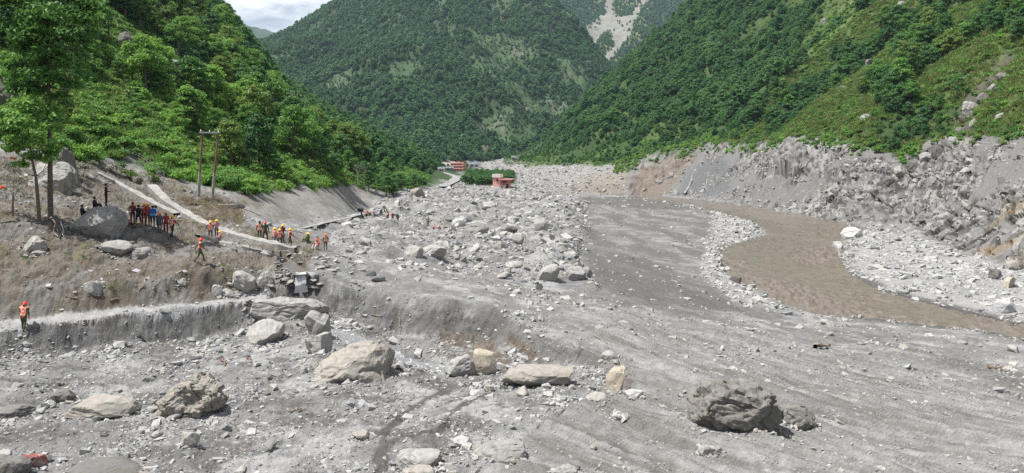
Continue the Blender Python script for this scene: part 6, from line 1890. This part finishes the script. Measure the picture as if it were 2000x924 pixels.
people_raw = []
def person(px, py, label, pose='stand', face=0.0, arms=('down', 'down'), top='camo', legs='camo', vest=False, head='hyellow', lean=0.0, sleeve=True, height=1.7, Y=None, short=False, prop=None, dz=0.0, group=None, on=None):
    """face: 0 looks away from the camera, pi towards it, pi/2 to the left"""
    J = pose_joints(pose, arms, lean)
    bm = bmesh.new(); sk = bm.verts.layers.skin.verify()
    V = {}
    for k, c in J.items():
        v = bm.verts.new(c); V[k] = v
        rr = RAD[k] if k in RAD else RAD[k[:-1]]
        v[sk].radius = rr; v[sk].use_root = (k == 'pelvis')
    for a, b in BONES:
        bm.edges.new((V[a], V[b]))
    me = bpy.data.meshes.new('raw'); bm.to_mesh(me); bm.free()
    o = bpy.data.objects.new('raw', me); C.objects.link(o)
    s = o.modifiers.new('s', 'SKIN'); s.use_smooth_shade = True
    o.modifiers.new('d', 'SUBSURF').levels = 1
    c = hit(px, py) if Y is None else Vector(P(px, py, Y))
    if Y is not None and dz == 0: c.z = float(lookup(c.x, c.y))
    c.z += dz
    if on is not None: c = on
    people_raw.append((o, J, c, dict(label=label, face=face, top=top, legs=legs, vest=vest, head=head, sleeve=sleeve, height=height, short=short, prop=prop, group=group)))

PI = math.pi
V_ = dict(vest=True)
person(46, 648, 'person in an orange vest and red helmet walking away along the bank edge', 'stride', 0.15, ('fore', 'down'), lean=0.22, head='hred', **V_)
person(390, 513, 'person in an orange vest and red helmet striding over the earth slope', 'walk', -1.2, ('back', 'fore'), lean=0.10, head='hred', **V_)
person(336, 462, 'worker in orange vest leaning on a shovel beside the onlookers', 'stride', -0.35, ('down', 'fore'), top='navy', legs='navy', prop='shovel', sleeve=False, **V_, Y=58.6)
person(411, 469, 'worker in orange vest standing with a bare lower leg by the canal', 'stand', 0.3, ('hip', 'front'), top='navy', legs='slate', short=True, **V_)
person(423, 465, 'worker in pink shirt and yellow helmet standing behind two others', 'stand', 0.6, ('front', 'front'), top='pink', legs='slate')
person(430, 471, 'worker with yellow helmet and orange vest crouched on the canal edge', 'sit', 2.0, top='pink', legs='jeans', **V_)
person(170, 399, 'dark clothed person sitting on the left end of the big boulder', 'sit', -0.7, top='black', legs='black', head='hair', on=on_top(BIG_B, 160, 0.1))
person(197, 410, 'dark clothed person sitting in the middle of the big boulder', 'sit', -1.4, top='black', legs='black', head='hair', on=on_top(BIG_B, 184, 0.0))
person(223, 421, 'person in a long black robe standing at the end of the big boulder', 'stand', -1.2, ('front', 'front'), top='black', legs='black', head='hair', on=on_top(BIG_B, 207, 0.1))
person(243, 441, 'person in dark clothes sitting low beside the big boulder', 'sit', -1.6, top='navy', legs='maroon', head='hair', Y=58.1)
person(259, 441, 'onlooker in maroon with a pink cloth round the waist', 'stand', 0.2, top='maroon', legs='maroon', head='maroon', Y=58.4)
person(270, 446, 'onlooker in black with a wide black cap and bare calves', 'wide', 0.1, ('hip', 'hip'), top='black', legs='navy', head='hair', short=True, Y=58.0)
person(281, 444, 'onlooker in striped red uniform nearest the capped one', 'stand', 0.0, top='maroon', legs='maroon', head='hyellow', **V_, Y=58.8)
person(288, 445, 'onlooker in dark red overalls behind the blue jacket', 'stand', 0.3, ('hip', 'down'), top='red', legs='maroon', head='horange', Y=58.7)
person(298, 449, 'onlooker in a blue jacket with bright blue bag and bare legs', 'stand', 0.1, ('front', 'front'), top='blue', legs='navy', head='hair', short=True, prop='bag', Y=58.7)
person(312, 446, 'onlooker wrapped in slate blue cloth', 'stand', -0.2, ('front', 'down'), top='slate', legs='slate', head='horange', height=1.55, Y=58.5)
person(324, 446, 'onlooker in red standing close to the shovel worker', 'stand', 0.4, ('down', 'front'), top='red', legs='maroon', head='hred', height=1.6, Y=59.0)
person(304, 428, 'onlooker in white sleeves half hidden behind the blue jacket', 'stand', 0.5, ('up', 'down'), top='white', legs='black', head='hair', Y=60.5)
person(507, 467, 'worker in orange vest with dark hair first in the standing row', 'stand', 0.2, ('down', 'down'), head='hair', **V_, Y=68.5)
person(518, 467, 'tall soldier in camouflage with a red hat in the standing row', 'wide', 0.4, ('up', 'down'), head='hred', height=1.85, Y=68.5)
person(536, 467, 'worker in a pink shirt and jeans in the standing row', 'stride', -0.9, ('front', 'down'), top='pink', legs='jeans', **V_, Y=68.5)
person(546, 467, 'worker in orange vest with pale trousers in the standing row', 'wide', 0.1, ('down', 'hip'), top='pink', legs='slate', **V_, Y=68.5)
person(552, 464, 'worker in dark red shirt behind the pale trousered one', 'stand', -0.4, ('down', 'front'), top='maroon', legs='navy', Y=70.0)
person(566, 467, 'worker in orange vest and yellow helmet last in the standing row', 'stride', -1.2, ('front', 'fore'), **V_, Y=68.5)
person(602, 474, 'worker with a yellow helmet crouched behind the rubble edge', 'sit', 1.2, top='green', legs='camo')
person(620, 487, 'worker with a red helmet and orange vest sitting on stones', 'sit', 2.6, top='maroon', legs='white', head='hred', **V_)
person(636, 489, 'worker in orange vest and orange helmet standing knee deep in rubble', 'stand', 0.3, head='horange', height=1.5, **V_)
person(717, 451, 'distant worker in orange vest beside a soldier', 'stand', 0.3, head='horange', **V_, Y=136)
person(722, 452, 'distant soldier standing close to an orange vested worker', 'stand', -0.3, head='horange', Y=136)
person(757, 451, 'distant worker nearest the pair, first of three in a line', 'stand', 0.1, top='maroon', legs='camo', head='horange', Y=138)
person(767, 450, 'distant worker in the middle of three in a line', 'stand', 0.1, top='maroon', legs='camo', head='horange', height=1.8, Y=138)
person(777, 452, 'distant dark clothed person last of three in a line', 'stand', 0.1, top='black', legs='camo', head='hair', Y=138)
person(836, 448, 'distant person in olive by the big grey slab', 'stand', -0.5, top='green', legs='black', head='hair', Y=140)
person(846, 450, 'distant dark clad person sitting on the big grey slab', 'sit', 2.4, top='maroon', legs='camo', head='horange', on=on_top(SLAB_A, 847))
person(856, 450, 'distant person in bright orange sitting on the big grey slab', 'sit', -2.6, top='maroon', legs='camo', head='horange', on=on_top(SLAB_A, 858), **V_)
person(900, 471, 'lone distant worker in orange vest standing on the pale slab', 'stand', 0.2, top='maroon', legs='camo', head='horange', on=on_top(SLAB_B, 901), **V_)

dg = bpy.context.evaluated_depsgraph_get()
dg.update()
def seg_d(p, a, b):
    ab = b - a; t = np.clip(((p - a) @ ab) / (ab @ ab + 1e-9), 0, 1)
    return np.linalg.norm(p - (a + t[:, None] * ab), axis=1)
def cap_mesh(kind, mat):
    """helmet with a brim, or a cap of hair, fitted to a head at the origin"""
    bm = bmesh.new()
    bmesh.ops.create_uvsphere(bm, u_segments=14, v_segments=8, radius=1.0)
    cut = -0.05 if kind == 'helmet' else -0.35
    bmesh.ops.delete(bm, geom=[v for v in bm.verts if v.co.z < cut - 0.12 or (kind == 'hair' and v.co.z < 0.25 and v.co.y > 0.45)], context='VERTS')
    for v in bm.verts:
        s = (0.135, 0.155, 0.135) if kind == 'helmet' else (0.112, 0.128, 0.125)
        v.co = Vector((v.co.x * s[0], v.co.y * s[1], v.co.z * s[2]))
    if kind == 'helmet':
        e = [x for x in bm.edges if x.is_boundary]
        r_ = bmesh.ops.extrude_edge_only(bm, edges=e)
        for v in [g for g in r_['geom'] if isinstance(g, bmesh.types.BMVert)]:
            v.co.x *= 1.22; v.co.y *= 1.25 if v.co.y > 0 else 1.16; v.co.z -= 0.012
        bmesh.ops.solidify(bm, geom=bm.faces[:], thickness=0.008)
    return bm_mesh(kind, bm, [mat], True)
cap_cache = {}
SMAT = {}
for o, J, loc, a in people_raw:
    me = bpy.data.meshes.new_from_object(o.evaluated_get(dg))
    n = len(me.vertices)
    co = np.empty(n * 3); me.vertices.foreach_get('co', co); co = co.reshape(-1, 3)
    nr = np.empty(n * 3); me.vertices.foreach_get('normal', nr); nr = nr.reshape(-1, 3)
    polys = [tuple(p.vertices) for p in me.polygons]
    cen = np.array([co[list(p)].mean(0) for p in polys])
    D = np.stack([seg_d(cen, np.array(J[x]), np.array(J[y])) - 0.7 * min(RAD.get(x, RAD.get(x[:-1]))[0], RAD.get(y, RAD.get(y[:-1]))[0]) for x, y in BONES], 1)
    near_b = D.argmin(1)
    mats = [PM['skin'], PM[a['top']], PM[a['legs']], PM['boot'], PM['eye']]
    mi = np.zeros(len(polys), int); torso = np.zeros(len(polys), bool)
    for k, b in enumerate(near_b):
        x, y = BONES[b]
        if y in ('spine', 'chest') or y.startswith('sh'): mi[k] = 1; torso[k] = True
        elif x == 'chest' and y == 'neck': mi[k] = 1; torso[k] = cen[k][2] < J['neck'][2] - 0.03
        elif x.startswith('sh'): mi[k] = 1
        elif x.startswith('el'): mi[k] = 1 if a['sleeve'] else 0
        elif y.startswith('hip') or x.startswith('hip'): mi[k] = 2
        elif x.startswith('kn'): mi[k] = 0 if a['short'] else 2
        elif x.startswith('an'): mi[k] = 3
    verts = [tuple(v) for v in co]; faces = list(polys); mi = list(mi)
    def blockv(c, ax, up, l, w, t_, m_):
        """small tapered block (finger, nose, ear, eye)"""
        c = Vector(c); ax = Vector(ax).normalized(); sd_ = ax.cross(Vector(up)).normalized(); upv = sd_.cross(ax)
        o_ = len(verts)
        for f_, sc_ in ((0, 1), (1, 0.65)):
            for i_, j_ in ((-1, -1), (1, -1), (1, 1), (-1, 1)):
                verts.append(tuple(c + ax * (l * f_) + sd_ * (w * sc_ * i_ / 2) + upv * (t_ * sc_ * j_ / 2)))
        for q in ((0, 1, 5, 4), (1, 2, 6, 5), (2, 3, 7, 6), (3, 0, 4, 7), (4, 5, 6, 7)):
            faces.append(tuple(o_ + i_ for i_ in q)); mi.append(m_)
    for s_ in 'lr':
        w_, h_ = Vector(J['wr' + s_]), Vector(J['ha' + s_]); ax = (h_ - w_).normalized()
        side = ax.cross(Vector((1, 0, 0))); side = side.normalized() if side.length > 0.1 else Vector((0, 1, 0))
        for q in range(4):
            blockv(h_ + side * (0.028 - 0.019 * q) + ax * 0.01, ax + side * (0.12 - 0.08 * q), (1, 0, 0), (0.085, 0.095, 0.09, 0.07)[q], 0.017, 0.017, 0)
        blockv(w_.lerp(h_, 0.45) + side * 0.03, ax * 0.7 + side * 0.8, (1, 0, 0), 0.065, 0.02, 0.02, 0)
    hd = Vector(J['head'])
    blockv(hd + Vector((0, 0.085, 0.0)), (0, 1, -0.35), (0, 0, 1), 0.035, 0.03, 0.045, 0)
    for s_ in (-1, 1):
        blockv(hd + Vector((s_ * 0.085, 0.0, 0.0)), (s_, -0.4, 0), (0, 0, 1), 0.025, 0.05, 0.055, 0)
        blockv(hd + Vector((s_ * 0.035, 0.088, 0.03)), (0, 1, 0), (0, 0, 1), 0.012, 0.025, 0.014, 4)
    blockv(hd + Vector((0, 0.085, -0.05)), (0, 1, 0), (0, 0, 1), 0.012, 0.045, 0.014, 4)
    body = bpy.data.meshes.new('body'); body.from_pydata(verts, [], faces)
    for m_ in mats: body.materials.append(m_)
    body.polygons.foreach_set('material_index', np.array(mi, np.int32)); body.polygons.foreach_set('use_smooth', np.ones(len(faces), bool)); body.update()
    e = empty('person', loc, a['face'], a['label'], 'person', a['group'])
    k_ = a['height'] / 1.7; e.scale = (k_, k_, k_)
    link('body', body, e)
    if a['vest']:
        ids = [k for k in range(len(polys)) if torso[k]]
        us = sorted({v for k in ids for v in polys[k]}); mp_ = {v: i_ for i_, v in enumerate(us)}
        vv = co[us] + nr[us] * 0.022
        vm = bpy.data.meshes.new('vest'); vm.from_pydata([tuple(v) for v in vv], [], [tuple(mp_[v] for v in polys[k]) for k in ids]); vm.materials.append(PM['vest']); vm.update()
        link('vest', vm, e)
    kind = 'hair' if a['head'] in ('hair', 'maroon') else 'helmet'
    if (kind, a['head']) not in cap_cache: cap_cache[(kind, a['head'])] = cap_mesh(kind, PM[a['head']])
    hp = link(kind, cap_cache[(kind, a['head'])], e); hp.location = hd + Vector((0, -0.005, 0.045))
    if a['prop'] == 'bag':
        g = link('waist_bag', rock_mesh(1800, PM['sky'], npts=24, flat=(0.42, 0.2, 0.26), sub=2, rough=0.02, rounded=0.5), e); g.location = (0, -0.17, 1.0)
    elif a['prop'] == 'shovel':
        hr = Vector(J['har']); Mw = Matrix.Translation(loc) @ Matrix.Rotation(a['face'], 4, 'Z')
        t0 = Mw @ (hr + Vector((0, 0.0, 0.12))); b0 = Mw @ (hr + Vector((0.12, 0.30, 0))); b0.z = float(lookup(b0.x, b0.y))
        sh_ = empty('shovel', b0, 0, 'shovel with a dark blade held upright by the worker in orange', 'shovel')
        v, f = tube([Vector((0, 0, 0.25)), t0 - b0], [0.02, 0.018], 6); link('handle', mesh_np('handle', np.array(v), np.array(f), [M_WOOD], True), sh_)
        link('blade', rock_mesh(1801, PM['green'], npts=18, flat=(0.24, 0.06, 0.36), sub=1), sh_).location = (0, 0, 0.15)
    bpy.data.objects.remove(o, do_unlink=True)
    bpy.data.meshes.remove(me)
# ------------------------------------------------------------------ air
bm = bmesh.new()
bmesh.ops.create_cube(bm, size=1.0)
for v in bm.verts:
    v.co = Vector((v.co.x * 8000, v.co.y * 5600 + 2760, v.co.z * 1230 + 585))
hz_m, hz_t, hz_o = mat_new('haze_air')
pv = hz_t.nodes.new('ShaderNodeVolumePrincipled')
pv.inputs['Color'].default_value = (0.62, 0.80, 1.0, 1)
pv.inputs['Density'].default_value = 0.00005
pv.inputs['Anisotropy'].default_value = 0.2
hz_t.links.new(pv.outputs['Volume'], hz_o.inputs['Volume'])
tag(link('haze', bm_mesh('haze', bm, [hz_m])), 'thin blue haze filling the valley', kind='stuff')
print('TRIS', sum(len(m.loop_triangles) if m.loop_triangles else sum(len(p.vertices) - 2 for p in m.polygons) for m in bpy.data.meshes if m.users))
